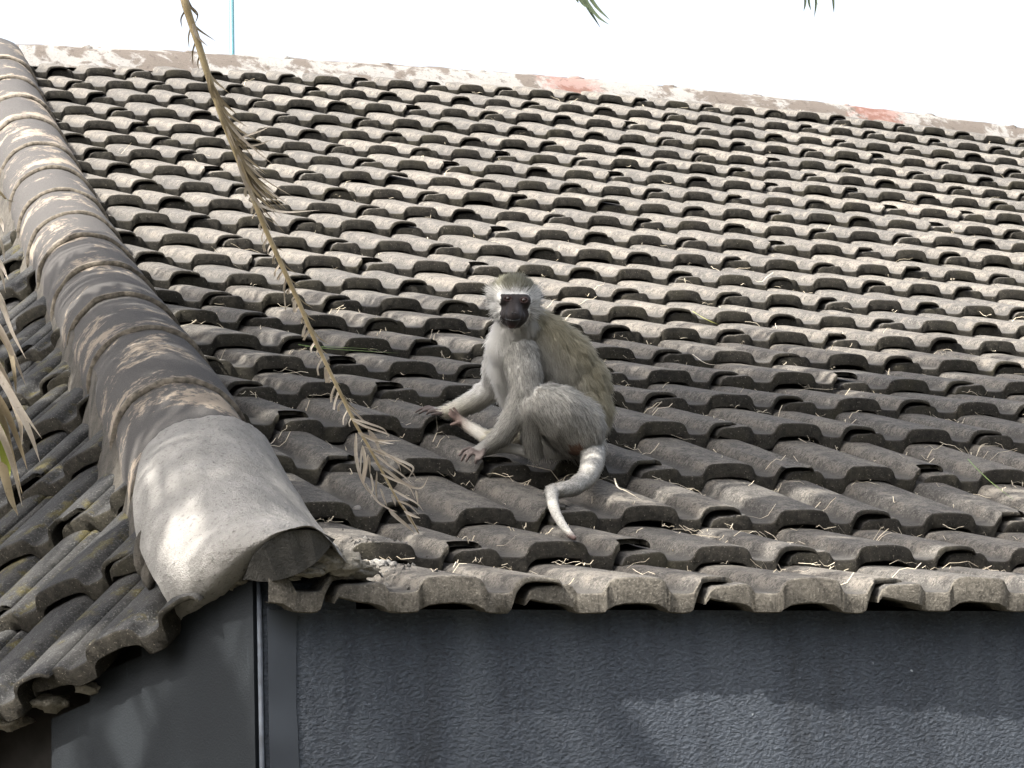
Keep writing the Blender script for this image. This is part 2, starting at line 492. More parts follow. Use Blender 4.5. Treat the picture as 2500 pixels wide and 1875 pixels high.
TV = [tile_mesh(20 + i, M_TILE, M_END, chip=(0, 0, .5, 1.0, 0, 1.4, 0, .7)[i]) for i in range(8)]
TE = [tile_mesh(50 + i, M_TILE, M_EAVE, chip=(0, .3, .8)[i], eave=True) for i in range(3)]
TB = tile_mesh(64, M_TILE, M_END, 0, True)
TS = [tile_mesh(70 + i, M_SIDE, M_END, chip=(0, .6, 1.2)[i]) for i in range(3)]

def place(M, X, Y, Z):
    R = Matrix(((X[0], Y[0], Z[0], 0), (X[1], Y[1], Z[1], 0), (X[2], Y[2], Z[2], 0), (0, 0, 0, 1)))
    return Matrix.Translation(Vector(M)) @ R

def cut_mesh(me, MW, keep_right):
    c = me.copy(); c.transform(MW)
    bm = bmesh.new(); bm.from_mesh(c)
    nrm = Vector((1, -HB, 0)).normalized()
    if not keep_right: nrm = -nrm
    bmesh.ops.bisect_plane(bm, geom=bm.verts[:] + bm.edges[:] + bm.faces[:], plane_co=(HA, 0, 0), plane_no=nrm, clear_inner=True)
    n = len(bm.faces)
    bm.to_mesh(c); bm.free()
    return c if n > 4 else None

def side_of_hip(me, MW):
    s = [(MW @ Vector(v)) for v in ((-.178, 0, 0), (.177, 0, 0), (-.178, .37, 0), (.177, .37, 0))]
    d = [p.x - hipx(p.y) for p in s]
    return min(d), max(d)

# deck under the tiles (battens and felt never show, but no light may leak through)
def deck():
    V = []; F = []
    xs = np.linspace(-1.0, 7.5, 18); ys = ROWX[1:, 0]
    for y in ys:
        for x in xs:
            X = max(x, hipx(y) + 0.02)
            V.append((X, y + 0.10, roofz(X, y) - 0.115 + 0.03))
    nx = len(xs)
    for j in range(len(ys) - 1):
        for i in range(nx - 1):
            a = j * nx + i
            F.append((a, a + 1, a + nx + 1, a + nx))
    return link('roof_slope', mesh('roof_slope', V, F, (M_BLACK,)), house)
slope = deck()
tag(slope, 'main roof slope of weathered grey beige tiles')

cands = []
for c in range(24):
    y0, z0 = ROW[c]
    y1, z1 = ROWX[c + 2]
    for k in range(-5, 24):
        X = 2 * k * PITCH
        jy = random.gauss(0, .0045); jz = abs(random.gauss(0, .0028)); yaw = random.gauss(0, .009); roll = random.gauss(0, .008); jx = random.gauss(0, .0022)
        if c == 4: jz += 0.002
        za = roofz(X, y0); zb = roofz(X, y1)
        dirv = Vector((0, y1 - y0, zb - za - LIFT - jz)).normalized()
        Xa = Vector((1, 0, lens_bow(X + .15, y0) - lens_bow(X - .15, y0))) ; Xa.z /= 0.3; Xa.normalize()
        Y = dirv + Vector((yaw, 0, 0)); Y.normalize()
        Xv = (Xa + Vector((0, 0, roll))); Xv = (Xv - Y * Xv.dot(Y)).normalized()
        Z = Xv.cross(Y)
        loc = Vector((X + jx, y0 + jy, za + jz)) - Z * CREST
        MW = place(loc, Xv, Y, Z)
        lo, hi_ = side_of_hip(None, MW)
        if hi_ < 0.01: continue
        if c == 0: me = TE[random.randrange(3)]
        else: me = TV[random.randrange(8)]
        if (c, k) == (3, 1): me = TB
        px, py, d = pix(loc + Z * .02)
        vis = -130 < px < 2640 and py < 1900
        cands.append((d, vis, c, k, me, MW, lo < 0.0))
vis = sorted([t for t in cands if t[1]], key=lambda t: t[0])
ind = set(id(t) for t in vis[:300])
rest = MB(); rest_parts = []
for t in cands:
    d, v, c, k, me, MW, cut = t
    if cut:
        me = cut_mesh(me, MW, True)
        if me is None: continue
        mwl = Matrix.Identity(4)
    else: mwl = MW
    if id(t) in ind:
        o = link('tile', me, slope)
        o.matrix_basis = mwl
    else:
        rest_parts.append((me, mwl))

def join_meshes(parts, name, mats, parent):
    vs = []; fs = []; mi = []; b = 0; pr_ = []
    for me, MW in parts:
        pv = np.empty(len(me.vertices), dtype=np.float32); me.attributes['prof'].data.foreach_get('value', pv); pr_.append(pv)
        n = len(me.vertices); co = np.empty(n * 3); me.vertices.foreach_get('co', co); co = co.reshape(-1, 3)
        m = np.array(MW); co = co @ m[:3, :3].T + m[:3, 3]
        vs.append(co)
        names = [mm.name for mm in me.materials]
        for p in me.polygons:
            fs.append(tuple(i + b for i in p.vertices)); mi.append([x.name for x in mats].index(names[p.material_index]))
        b += n
    me = mesh(name, np.vstack(vs), fs, mats, True, mi)
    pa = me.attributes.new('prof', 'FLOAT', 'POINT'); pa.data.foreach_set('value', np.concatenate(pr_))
    return link(name, me, parent)
if rest_parts:
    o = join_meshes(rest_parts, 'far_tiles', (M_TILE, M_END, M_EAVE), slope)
    tag(o, 'outer and topmost tiles of the roof slope', kind='stuff')

# side slope beyond the hip
DL = Vector((-0.489, 0.828, -0.248)).normalized()
HD = Vector((HB, 1.0, 0.375)).normalized()
NL = HD.cross(DL).normalized()
UP = -(NL.cross(DL)).normalized()
S1 = Vector(at(253, 1566, 4.30))
V = [S1 + DL * a + UP * b - NL * 0.075 for a, b in ((-0.1, .14), (2.6, .14), (2.6, 3.6), (-0.1, 3.6))]
bm = bmesh.new(); bm.faces.new([bm.verts.new(v) for v in V])
bmesh.ops.bisect_plane(bm, geom=bm.verts[:] + bm.edges[:] + bm.faces[:], plane_co=(HA - 0.03, 0, 0), plane_no=Vector((-1, HB, 0)).normalized(), clear_inner=True)
me = bpy.data.meshes.new('roof_slope'); bm.to_mesh(me); bm.free(); me.materials.append(M_BLACK)
slope2 = link('roof_slope', me, house)
tag(slope2, 'side roof slope of blackened mossy tiles beyond the hip')
for j in range(0, 12):
    for k in range(0 if j == 0 else -2 - j, 8):
        base = S1 + DL * (0.30 * k) + UP * (GAUGE * j)
        jz = abs(random.gauss(0, .004))
        Y = (UP * GAUGE - NL * (LIFT + jz)).normalized()
        Xv = (-DL + NL * random.gauss(0, .012) + Y * random.gauss(0, .012)); Xv = (Xv - Y * Xv.dot(Y)).normalized()
        Z = Xv.cross(Y)
        loc = base + NL * jz - Z * CREST + UP * random.gauss(0, .005)
        MW = place(loc, Xv, Y, Z)
        lo, hi_ = side_of_hip(None, MW)
        if lo > -0.01: continue
        px, py, d = pix(loc)
        if px < -500: continue
        me = TS[random.randrange(3)]
        if hi_ > 0:
            me = cut_mesh(me, MW, False)
            if me is None: continue
            o = link('tile', me, slope2)
        else:
            o = link('tile', me, slope2); o.matrix_basis = MW

# ------------------------------------------------------------------ hip
def hip_frame(y):
    s = (roofz(hipx(y + .15), y + .15) - roofz(hipx(y - .15), y - .15)) / .3
    t = Vector((HB, 1, s)).normalized(); sd = Vector((1, -HB, 0)).normalized(); u = sd.cross(t).normalized()
    c = Vector((hipx(y), y, roofz(hipx(y), y)))
    return c, t, sd, u

hy = [0.70, 1.03, 1.50, 1.95, 2.37, 2.80, 3.14, 3.50, 3.85, 4.29, 4.78, 5.24, 5.63, 6.05, 6.5]
def half_round(y0, y1, r0, r1, h0, h1, seed, a0=-12, a1=198, th=.016, m_in=1):
    na, nl = 26, 7; V = []; F = []
    for layer in (0, 1):
        for j in range(nl):
            w = (0, .02, .2, .4, .6, .8, 1)[j]; y = y0 + (y1 - y0) * w
            c, t, sd, u = hip_frame(y)
            r = r0 + (r1 - r0) * w - layer * th
            for i in range(na):
                a = math.radians(a0 + (a1 - a0) * i / (na - 1))
                n = mnoise.noise(Vector((i * .35, w * 3, seed * 3.7))) * .0035 + mnoise.noise(Vector((i * 1.3, w * 11, seed))) * .0014
                e = mnoise.noise(Vector((i * .6, seed, 2))) * .007 * max(0, 1 - w * 4)
                V.append(c + t * e + u * (h0 + (h1 - h0) * w) + (r + n) * (math.cos(a) * sd + math.sin(a) * u * .96))
    L = na * nl
    for j in range(nl - 1):
        for i in range(na - 1):
            a = j * na + i; F.append((a, a + 1, a + na + 1, a + na)); F.append((L + a, L + a + na, L + a + na + 1, L + a + 1))
    for i in range(na - 1):
        F.append((i, L + i, L + i + 1, i + 1)); a = (nl - 1) * na + i; F.append((a, a + 1, L + a + 1, L + a))
    for j in range(nl - 1):
        a = j * na; F.append((a, a + na, L + a + na, L + a)); a += na - 1; F.append((a, L + a, L + a + na, a + na))
    return V, F

# old mortar bed along the hip: both flanks
def hip_bed():
    V = []; F = []; ys = np.arange(0.42, 6.55, 0.06); sec = 9
    for y in ys:
        c, t, sd, u = hip_frame(y)
        for i in range(sec):
            w = i / (sec - 1)
            a = [(-.205, -.235), (-.165, -.175), (-.137, -.12), (-.122, -.06), (-.108, .0), (0, .055), (.098, .0), (.112, -.035), (.128, -.075)][i]
            nz = mnoise.noise(Vector((y * 6, i * 1.7, 4))) * .014 + mnoise.noise(Vector((y * 22, i * 3, 9))) * .006
            nz *= 0.4 if i in (5,) else 1
            V.append(c + sd * (a[0] - nz * (1 if i < 5 else -1)) + Vector((0, 0, a[1] + nz * .6)))
    for j in range(len(ys) - 1):
        for i in range(sec - 1):
            q = j * sec + i; F.append((q, q + 1, q + sec + 1, q + sec))
    return link('hip', mesh('hip', V, F, (M_MORTAR,), True), house)
hip = hip_bed()
tag(hip, 'old mortar bed under the hip tiles')
for i in range(len(hy) - 1):
    v, f = half_round(hy[i] - .02, hy[i + 1] + .015, .1235, .1145, -.028, -.030, i)
    nf = len(f); mi = [0] * nf; q0 = 25 * 6 * 2
    for z in range(q0, q0 + 50, 2): mi[z] = 1
    for z in range(0, 50, 2): mi[z] = 1
    link('hip_tile', mesh('hip_tile', v, f, (M_CAP, M_RIM), True, mi), hip)
# the lowest hip tile, buried in fresh cement, its dark end showing over the wall corner
def end_tile():
    V = []; F = []; na = 22
    A = Vector(at(607, 1408, 4.13)); T = Vector(at(702, 1303, 4.13)); B = Vector(at(818, 1322, 4.16))
    # half moon through three points, extruded up the hip
    pts = []
    c, t, sd, u = hip_frame(0.0)
    ctrl = smoothpts([at(598, 1414, 4.192), at(624, 1350, 4.165), at(690, 1301, 4.158), at(765, 1295, 4.166), at(818, 1316, 4.190)], na)
    base = smoothpts([at(598, 1415, 4.192), at(655, 1420, 4.185), at(722, 1403, 4.178), at(778, 1367, 4.180), at(818, 1317, 4.190)], na)
    for arr in (ctrl, base):
        for k, p in enumerate(arr): V.append(Vector(p) + Vector((0, mnoise.noise(Vector((k * .5, 1, 2))) * .004, 0)))
    for p in ctrl: V.append(Vector(p) + t * 0.05 - u * .012)
    for i in range(na - 1):
        F.append((na + i, na + i + 1, i + 1, i)); F.append((i, i + 1, 2 * na + i + 1, 2 * na + i))
    return V, F
v, f = end_tile()
o = link('hip_tile', mesh('hip_tile', v, f, (M_CAPEND,), False), hip)
tag(o, 'dark end of the lowest hip tile')

# fresh cement over the foot of the hip: rows of photo pixels with depths from the hip line
def cement():
    rows = [  # left foot ... crest ... right foot, from the upper edge down to the end over the wall
        [(338, 1150, 4.72), (350, 1100, 4.74), (395, 1048, 4.76), (455, 1020, 4.78), (530, 1009, 4.80), (595, 1022, 4.84), (645, 1060, 4.92), (662, 1100, 4.98)],
        [(324, 1205, 4.62), (345, 1140, 4.63), (405, 1085, 4.65), (480, 1058, 4.67), (560, 1055, 4.71), (630, 1080, 4.78), (685, 1135, 4.86), (700, 1165, 4.90)],
        [(330, 1290, 4.50), (360, 1200, 4.50), (430, 1135, 4.52), (515, 1110, 4.55), (600, 1115, 4.60), (675, 1150, 4.67), (730, 1210, 4.75), (745, 1235, 4.78)],
        [(352, 1360, 4.39), (385, 1270, 4.38), (465, 1200, 4.40), (555, 1175, 4.43), (645, 1185, 4.48), (715, 1222, 4.55), (775, 1280, 4.62), (792, 1300, 4.64)],
        [(385, 1420, 4.30), (420, 1345, 4.27), (500, 1275, 4.28), (590, 1240, 4.30), (680, 1245, 4.35), (750, 1276, 4.42), (815, 1330, 4.50), (835, 1345, 4.52)],
        [(412, 1468, 4.285), (450, 1405, 4.235), (525, 1335, 4.20), (605, 1290, 4.19), (700, 1284, 4.21), (780, 1303, 4.26), (845, 1357, 4.36), (875, 1372, 4.40)],
        [(438, 1503, 4.295), (475, 1462, 4.245), (540, 1400, 4.195), (600, 1340, 4.165), (688, 1296, 4.155), (775, 1292, 4.165), (850, 1370, 4.24), (905, 1388, 4.30)],
        [(446, 1514, 4.312), (488, 1486, 4.280), (546, 1446, 4.243), (602, 1394, 4.208), (692, 1301, 4.170), (778, 1297, 4.178), (858, 1390, 4.235), (935, 1400, 4.285)],
        [(450, 1516, 4.36), (492, 1486, 4.33), (552, 1440, 4.29), (614, 1392, 4.26), (695, 1312, 4.23), (772, 1308, 4.24), (850, 1392, 4.29), (930, 1400, 4.33)],
    ]
    G = np.array([[at(*p) for p in r] for r in rows])
    nu, nv = 80, 96
    A = np.array([smoothpts(G[i], nv) for i in range(len(rows))])
    Bm = np.array([smoothpts(A[:, j], nu) for j in range(nv)]).transpose(1, 0, 2)
    V = []; F = []
    for i in range(nu):
        for j in range(nv):
            p = Vector(Bm[i, j]); 
            n = mnoise.noise(p * 14) * .004 + mnoise.noise(p * 45) * .0030 + mnoise.noise(p * 120) * .0022
            # trowel ridges running round the hip
            n += math.sin(i * .5 + j * .07 + 2 * mnoise.noise(p * 9)) * .0006
            edge = 0.006 if (i in (0,) or j in (0, nv - 1)) else 0
            p = p + Vector((-.35, -.75, .55)) * n
            V.append(p - Vector((-.2, -.5, .8)) * edge)
    for i in range(nu - 1):
        for j in range(nv - 1):
            a = i * nv + j; F.append((a, a + 1, a + nv + 1, a + nv))
    me = mesh('cement_patch', V, F, (M_CEMENT,), True)
    o = link('cement_patch', me, hip)
    return o
o = cement(); tag(o, 'fresh pale grey cement smeared over the foot of the hip')

# cream bedding under the end tile, lumpy
def lump(name, c, r, seed, m, parent, sub=2, sq=(1, 1, 1), amp=.35):
    bm = bmesh.new(); bmesh.ops.create_icosphere(bm, subdivisions=sub, radius=1.0)
    for v in bm.verts:
        n = 1 + amp * mnoise.noise(v.co * 1.6 + Vector((seed, 0, 0))) + amp * .5 * mnoise.noise(v.co * 4 + Vector((0, seed, 0)))
        if sub > 3: n += .16 * mnoise.noise(v.co * 9 + Vector((seed, 1, 0))) + .08 * mnoise.noise(v.co * 22)
        v.co = Vector((v.co.x * r * sq[0] * n, v.co.y * r * sq[1] * n, v.co.z * r * sq[2] * n))
    me = bpy.data.meshes.new(name); bm.to_mesh(me); bm.free(); me.materials.append(m)
    me.polygons.foreach_set('use_smooth', np.ones(len(me.polygons), dtype=bool))
    o = link(name, me, parent); o.matrix_basis = Matrix.Translation(Vector(c)); return o
for k, (px, py, d, r, sq) in enumerate([(800, 1364, 4.222, .022, (1.3, .8, .8)), (838, 1374, 4.238, .024, (1.2, .8, .75)), (755, 1396, 4.205, .014, (1.9, .8, .6)),
                                        (700, 1412, 4.205, .009, (2.2, .8, .5)), (872, 1388, 4.262, .020, (1.5, .8, .6)), (586, 1412, 4.232, .011, (1.1, .8, .9)), (568, 1428, 4.25, .009, (1.2, .8, .8)), (780, 1385, 4.215, .013, (1.8, .8, .6))]):
    lump('mortar_lump', at(px, py, d), r, k * 5.1, M_CREAM, hip, 4, sq, .35)
for k, (px, py, d, r, sq) in enumerate([(345, 1350, 4.45, .016, (.7, .7, 2.2)), (365, 1400, 4.42, .014, (.8, .8, 1.6))]):
    lump('mortar_lump', at(px, py, d), r, k * 7.7, M_MORTAR, hip, 2, sq)

# ------------------------------------------------------------------ ridge
def ridge_bed():
    V = []; F = []; xs = np.arange(0.18, 7.6, 0.05); sec = [(-.175, -.075), (-.125, -.02), (-.085, .028), (-.04, .045), (.03, .03), (.14, -.06)]
    for x in xs:
        for i, (a, b) in enumerate(sec):
            n = mnoise.noise(Vector((x * 7, i * 2.1, 3))) * .020 + mnoise.noise(Vector((x * 26, i * 2.1, 7))) * .009
            V.append((x, 6.70 + a + n * (1.5 if i == 0 else .5), 2.628 + b + n * .5 + lens_bow(x, 6.3) + .02 * max(0, 1 - x / 1.6)))
    m = len(sec)
    for j in range(len(xs) - 1):
        for i in range(m - 1):
            a = j * m + i; F.append((a, a + m, a + m + 1, a + 1))
    return link('ridge', mesh('ridge', V, F, (M_RIDGE,), True), house)
ridge = ridge_bed(); tag(ridge, 'limewashed mortar bed along the ridge')
x = 0.22; k = 0
while x < 7.4:
    L = 0.40 + random.gauss(0, .01); V = []; F = []; na = 16
    for layer in (0, 1):
        for w in (0, .25, .5, .75, 1):
            for i in range(na):
                a = math.radians(-5 + 190 * i / (na - 1)); r = .098 + (.006 if w == 0 else 0) - layer * .015
                xx = x + w * L
                n = mnoise.noise(Vector((xx * 9, i * .5, k))) * .004
                V.append((xx, 6.72 - (r + n) * math.cos(a), 2.588 + lens_bow(xx, 6.3) + .02 * max(0, 1 - xx / 1.6) + (r + n) * math.sin(a) + random.gauss(0, .0004)))
    Ln = 5 * na
    for j in range(4):
        for i in range(na - 1):
            a = j * na + i; F.append((a, a + na, a + na + 1, a + 1)); F.append((Ln + a, Ln + a + 1, Ln + a + na + 1, Ln + a + na))
    for i in range(na - 1):
        F.append((i, i + 1, Ln + i + 1, Ln + i)); a = 4 * na + i; F.append((a, Ln + a, Ln + a + 1, a + 1))
    link('ridge_tile', mesh('ridge_tile', V, F, (M_RIDGE,), True), ridge)
    lump('mortar_lump', (x + .0, 6.66, 2.668 + lens_bow(x, 6.3) - .012 + .02 * max(0, 1 - x / 1.6)), .04, k * 2.3, M_RIDGE, ridge, 2, (1.1, .9, .55))
    x += L + .012; k += 1

# ------------------------------------------------------------------ walls
WY = 0.05; CXW = -0.890; ZB = -2.1
def box(x0, x1, y0, y1, z0, z1):
    v = [(x0, y0, z0), (x1, y0, z0), (x1, y1, z0), (x0, y1, z0), (x0, y0, z1), (x1, y0, z1), (x1, y1, z1), (x0, y1, z1)]
    f = [(0, 3, 2, 1), (4, 5, 6, 7), (0, 1, 5, 4), (1, 2, 6, 5), (2, 3, 7, 6), (3, 0, 4, 7)]
    return v, f
v, f = box(CXW + .012, 7.5, WY, WY + .22, ZB, -0.046)
tag(link('wall', mesh('wall', v, f, (M_PLASTER,)), house), 'front wall of dark blue grey textured plaster')
v, f = box(CXW + .012, CXW + .155, WY + .001, WY + .20, -0.046, -0.008)
link('wall_head', mesh('wall_head', v, f, (M_PLASTER,)), house)
# smooth painted margin beside the corner
V = []; F = []
zs = np.linspace(ZB, -.047, 60)
for z in zs:
    e = CXW + .066 + .006 * math.sin(z * 9) + .004 * mnoise.noise(Vector((z * 14, 0, 3)))
    V += [(CXW + .018, WY - .0025, z), (max(e, CXW + .03), WY - .0025, z), (max(e, CXW + .03), WY + .004, z), (CXW + .018, WY + .004, z)]
for j in range(len(zs) - 1):
    for a, b in ((0, 1), (1, 2), (3, 0)):
        F.append((4 * j + a, 4 * j + b, 4 * j + 4 + b, 4 * j + 4 + a))
tag(link('wall_margin', mesh('wall_margin', V, F, (M_BAND,)), house), 'smooth painted margin beside the corner')
# corner bead
bv, bf = tube([(CXW + .0065, WY - .001, ZB), (CXW + .0065, WY - .001, -.6), (CXW + .0065, WY - .001, -.005)], [.0038] * 3, 10)
link('corner_bead', mesh('corner_bead', bv, bf, (M_BEAD,), True), house)
# side wall follows the side eave
DH = Vector((DL.x, DL.y, 0)).normalized(); NH = Vector((-DH.y, DH.x, 0))
if NH.x > 0: NH = -NH
A = Vector((CXW, WY, 0)) 
def side_piece(name, u0, u1, top0, top1, inset, m, lab, zb=ZB, thick=.2):
    V = []
    for w, s in ((0, 0), (1, 0)):
        pass
    p = [A + DH * u0 - NH * inset, A + DH * u1 - NH * inset]
    q = [x - NH * thick for x in p]
    V = [(p[0].x, p[0].y, zb), (p[1].x, p[1].y, zb), (q[1].x, q[1].y, zb), (q[0].x, q[0].y, zb),
         (p[0].x, p[0].y, top0), (p[1].x, p[1].y, top1), (q[1].x, q[1].y, top1), (q[0].x, q[0].y, top0)]
    F = [(0, 1, 2, 3), (4, 7, 6, 5), (0, 4, 5, 1), (1, 5, 6, 2), (2, 6, 7, 3), (3, 7, 4, 0)]
    o = link(name, mesh(name, V, F, (m,)), house)
    if lab: tag(o, lab)
    return o
SD = DL.z / math.hypot(DL.x, DL.y)
side_piece('wall', 0.004, 0.225, -.004, -.004 + SD * .225, 0, M_SIDEWALL, 'side wall of smooth black render with white drips')
side_piece('wall', 0.225, 0.335, -.040 + SD * .225, -.040 + SD * .335, 0.004, M_SIDEWALL, None)
side_piece('wall', 0.335, 0.42, -.075 + SD * .335, -.075 + SD * .42, 0.007, M_SIDEWALL, None)
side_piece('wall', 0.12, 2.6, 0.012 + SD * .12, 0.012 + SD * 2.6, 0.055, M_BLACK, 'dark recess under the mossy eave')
# lumps of cream mortar and brick ends between wall head and eave tiles
for k, (u, dz, r, m, nm) in enumerate([(.335, -.055, .016, M_CREAM, 'mortar_lump'), (.42, -.05, .024, M_CREAM, 'mortar_lump'), (.50, -.055, .022, M_CREAM, 'mortar_lump'),
                                       (.66, -.06, .018, M_CREAM, 'mortar_lump'), (.58, -.055, .02, M_MORTAR, 'mortar_lump')]):
    p = A + DH * u + Vector((0, 0, SD * u + dz)) - NH * .004
    lump(nm, p, r, k * 4.2, m, house, 3, (1.2, 1.3, .55), .5)
for k in range(7):
    u = .62 + (k % 4) * .15; dz = -.17 - .075 * (k // 4)
    p = A + DH * u + Vector((0, 0, SD * u + dz)) - NH * .02
    bv, bf = box(-.068, .068, -.02, .05, -.03, .03)
    M2 = Matrix.Translation(p) @ Matrix.Rotation(math.atan2(DH.y, DH.x), 4, 'Z')
    b = link('brick', mesh('brick', bv, bf, (M_BRICK,)), house); b.matrix_basis = M2
    bw = b.modifiers.new('worn', 'BEVEL'); bw.width = .006; bw.segments = 2

# ------------------------------------------------------------------ ground
g = link('ground', mesh('ground', [(-300, -300, ZB), (300, -300, ZB), (300, 300, ZB), (-300, 300, ZB)], [(0, 1, 2, 3)], (M_GROUND,)))
tag(g, kind='structure')

# ------------------------------------------------------------------ monkey
def build_monkey():
    seat, sd = hit(1400, 1128)
    root = tag(empty('vervet_monkey', tuple(seat)), 'grey vervet monkey with black face sitting on the roof tiles, looking round', 'monkey')
    U = CF                                   # px per metre at depth d is U/d
    caps = []                                # (p0, p1, r0, r1, region, flatten)
    def M(px, py, d): return np.array(at(px, py, d))
    def seg(pts, region, flat_=1.0):
        """pts: (px, py, depth, radius px)"""
        for a, b in zip(pts[:-1], pts[1:]):
            q = .84 if region in ('finger', 'toe') else 1.0
            caps.append((M(*a[:3]), M(*b[:3]), q * a[3] * a[2] / U, q * b[3] * b[2] / U, region, flat_))
    # trunk
    seg([(1393, 1052, 5.36, 78), (1402, 1000, 5.36, 90), (1392, 945, 5.37, 94), (1362, 893, 5.36, 90), (1325, 850, 5.35, 80), (1290, 815, 5.34, 62), (1264, 785, 5.32, 46)], 'trunk')
    seg([(1255, 860, 5.33, 50), (1245, 900, 5.35, 46), (1275, 960, 5.38, 52)], 'chest')
    seg([(1262, 790, 5.30, 44), (1238, 845, 5.31, 44)], 'chest')
    # head, facing the camera
    seg([(1258, 742, 5.29, 50), (1255, 728, 5.30, 53)], 'head')
    seg([(1256, 752, 5.275, 44), (1254, 762, 5.27, 40)], 'head')
    seg([(1231, 730, 5.255, 17), (1281, 734, 5.255, 17)], 'face')            # brow and orbits
    seg([(1257, 742, 5.25, 20), (1253, 770, 5.222, 20), (1251, 783, 5.230, 17)], 'face')  # muzzle
    seg([(1236, 770, 5.245, 15), (1268, 772, 5.242, 15)], 'face')
    seg([(1250, 792, 5.245, 12), (1251, 780, 5.235, 15)], 'face')
    # near arm
    seg([(1268, 862, 5.295, 44), (1280, 915, 5.275, 42), (1284, 955, 5.265, 38), (1262, 1010, 5.262, 31), (1232, 1056, 5.262, 24), (1200, 1082, 5.268, 17)], 'arm')
    seg([(1200, 1082, 5.268, 16), (1178, 1094, 5.270, 15), (1164, 1101, 5.272, 13)], 'hand')
    for f in ([(1166, 1100, 5.27, 7.5), (1150, 1099, 5.265, 7.0), (1136, 1106, 5.262, 6.2), (1127, 1124, 5.264, 5.2)],
              [(1168, 1103, 5.266, 7.5), (1154, 1105, 5.258, 7.0), (1145, 1112, 5.254, 6.2), (1138, 1126, 5.256, 5.2)],
              [(1172, 1106, 5.262, 7.5), (1166, 1112, 5.254, 6.8), (1162, 1122, 5.250, 6.0), (1161, 1131, 5.251, 5.4)],
              [(1166, 1098, 5.276, 7), (1146, 1094, 5.278, 6.5), (1131, 1099, 5.278, 5.8), (1121, 1112, 5.278, 5)],
              [(1182, 1100, 5.258, 7), (1178, 1112, 5.250, 6), (1172, 1122, 5.248, 5)]):
        seg(f, 'finger')
    # far arm reaching up the roof
    seg([(1228, 850, 5.38, 38), (1213, 900, 5.41, 33), (1208, 942, 5.44, 30), (1165, 975, 5.47, 25), (1120, 998, 5.50, 19), (1096, 1004, 5.515, 15)], 'arm_pale')
    seg([(1096, 1004, 5.515, 13), (1078, 1004, 5.525, 12), (1066, 1003, 5.53, 10)], 'hand')
    for f in ([(1070, 1000, 5.53, 6.5), (1045, 993, 5.54, 5.8), (1028, 998, 5.545, 5), (1015, 1006, 5.55, 4.2)],
              [(1072, 1004, 5.525, 6.5), (1050, 999, 5.53, 6), (1034, 1003, 5.535, 5), (1022, 1010, 5.54, 4.2)],
              [(1074, 1007, 5.52, 6.8), (1058, 1003, 5.52, 6.3), (1046, 1006, 5.52, 5.6), (1042, 1011, 5.52, 4.8)],
              [(1080, 1010, 5.51, 6.5), (1066, 1010, 5.505, 6), (1054, 1012, 5.505, 5)]):
        seg(f, 'finger')
    # near leg folded: haunch, shin, foot
    seg([(1402, 1040, 5.30, 72), (1362, 1010, 5.272, 66), (1322, 990, 5.262, 52), (1298, 992, 5.258, 40)], 'thigh')
    seg([(1298, 1000, 5.260, 38), (1296, 1045, 5.268, 28), (1300, 1085, 5.275, 20), (1305, 1108, 5.280, 15)], 'leg')
    seg([(1308, 1112, 5.282, 14), (1275, 1100, 5.285, 14), (1240, 1093, 5.287, 13), (1205, 1098, 5.287, 11), (1178, 1108, 5.285, 8)], 'foot')
    # far leg: shin and sole showing past the near wrist
    seg([(1290, 1040, 5.38, 36), (1240, 1068, 5.39, 24), (1195, 1072, 5.40, 19)], 'leg_pale')
    seg([(1195, 1072, 5.40, 19), (1160, 1052, 5.415, 16), (1132, 1034, 5.43, 14), (1116, 1022, 5.435, 12)], 'foot_pale')
    for f in ([(1118, 1022, 5.435, 7), (1106, 1010, 5.43, 6.4), (1099, 1000, 5.43, 5)], [(1122, 1018, 5.44, 6.5), (1112, 1004, 5.44, 6), (1107, 996, 5.44, 4.8)],
              [(1116, 1028, 5.43, 6.8), (1104, 1018, 5.425, 6), (1096, 1010, 5.425, 5)], [(1128, 1034, 5.425, 7.5), (1112, 1034, 5.415, 7), (1101, 1037, 5.415, 5.4)]):
        seg(f, 'toe')
    # tail lying down the roof
    T = [(1432, 1070, 5.36, 36), (1446, 1105, 5.32, 33)]
    for px, py, r in ((1447, 1135, 28), (1432, 1168, 24), (1400, 1190, 21), (1366, 1198, 19), (1347, 1200, 17), (1349, 1228, 14.5), (1358, 1256, 13), (1374, 1283, 11.5), (1390, 1303, 9.5), (1402, 1314, 7)):
        p, dd = hit(px, py + r * .7, 0.004)
        T.append((px, py, dd - r / U * dd * 1.0 - .004, r))
    seg(T, 'tail')
    # ---- union of balls, remeshed to one skin
    sv, sf = [], []
    bm = bmesh.new(); bmesh.ops.create_uvsphere(bm, u_segments=12, v_segments=8, radius=1.0)
    sv = np.array([v.co[:] for v in bm.verts]); sf = [[v.index for v in f.verts] for f in bm.faces]; bm.free()
    VV = []; FF = []; b = 0
    fwd = CR[2]
    for p0, p1, r0, r1, reg, fl in caps:
        L = np.linalg.norm(p1 - p0); n = max(2, int(L / (0.35 * min(r0, r1))) + 1); n = min(n, 14)
        for t in np.linspace(0, 1, n):
            c = p0 + (p1 - p0) * t; r = r0 + (r1 - r0) * t
            q = sv * r
            if reg == 'trunk':                  # the trunk is narrower from side to side than deep
                q = q - np.outer(q @ fwd, fwd) * 0.18
            VV.append(q + c); FF += [tuple(i + b for i in f) for f in sf]; b += len(sv)
    tmp = link('tmp_body', mesh('tmp_body', np.vstack(VV), FF))
    r = tmp.modifiers.new('r', 'REMESH'); r.mode = 'VOXEL'; r.voxel_size = 0.0024
    s = tmp.modifiers.new('s', 'SMOOTH'); s.factor = 0.5; s.iterations = 5
    dg = bpy.context.evaluated_depsgraph_get(); dg.update()
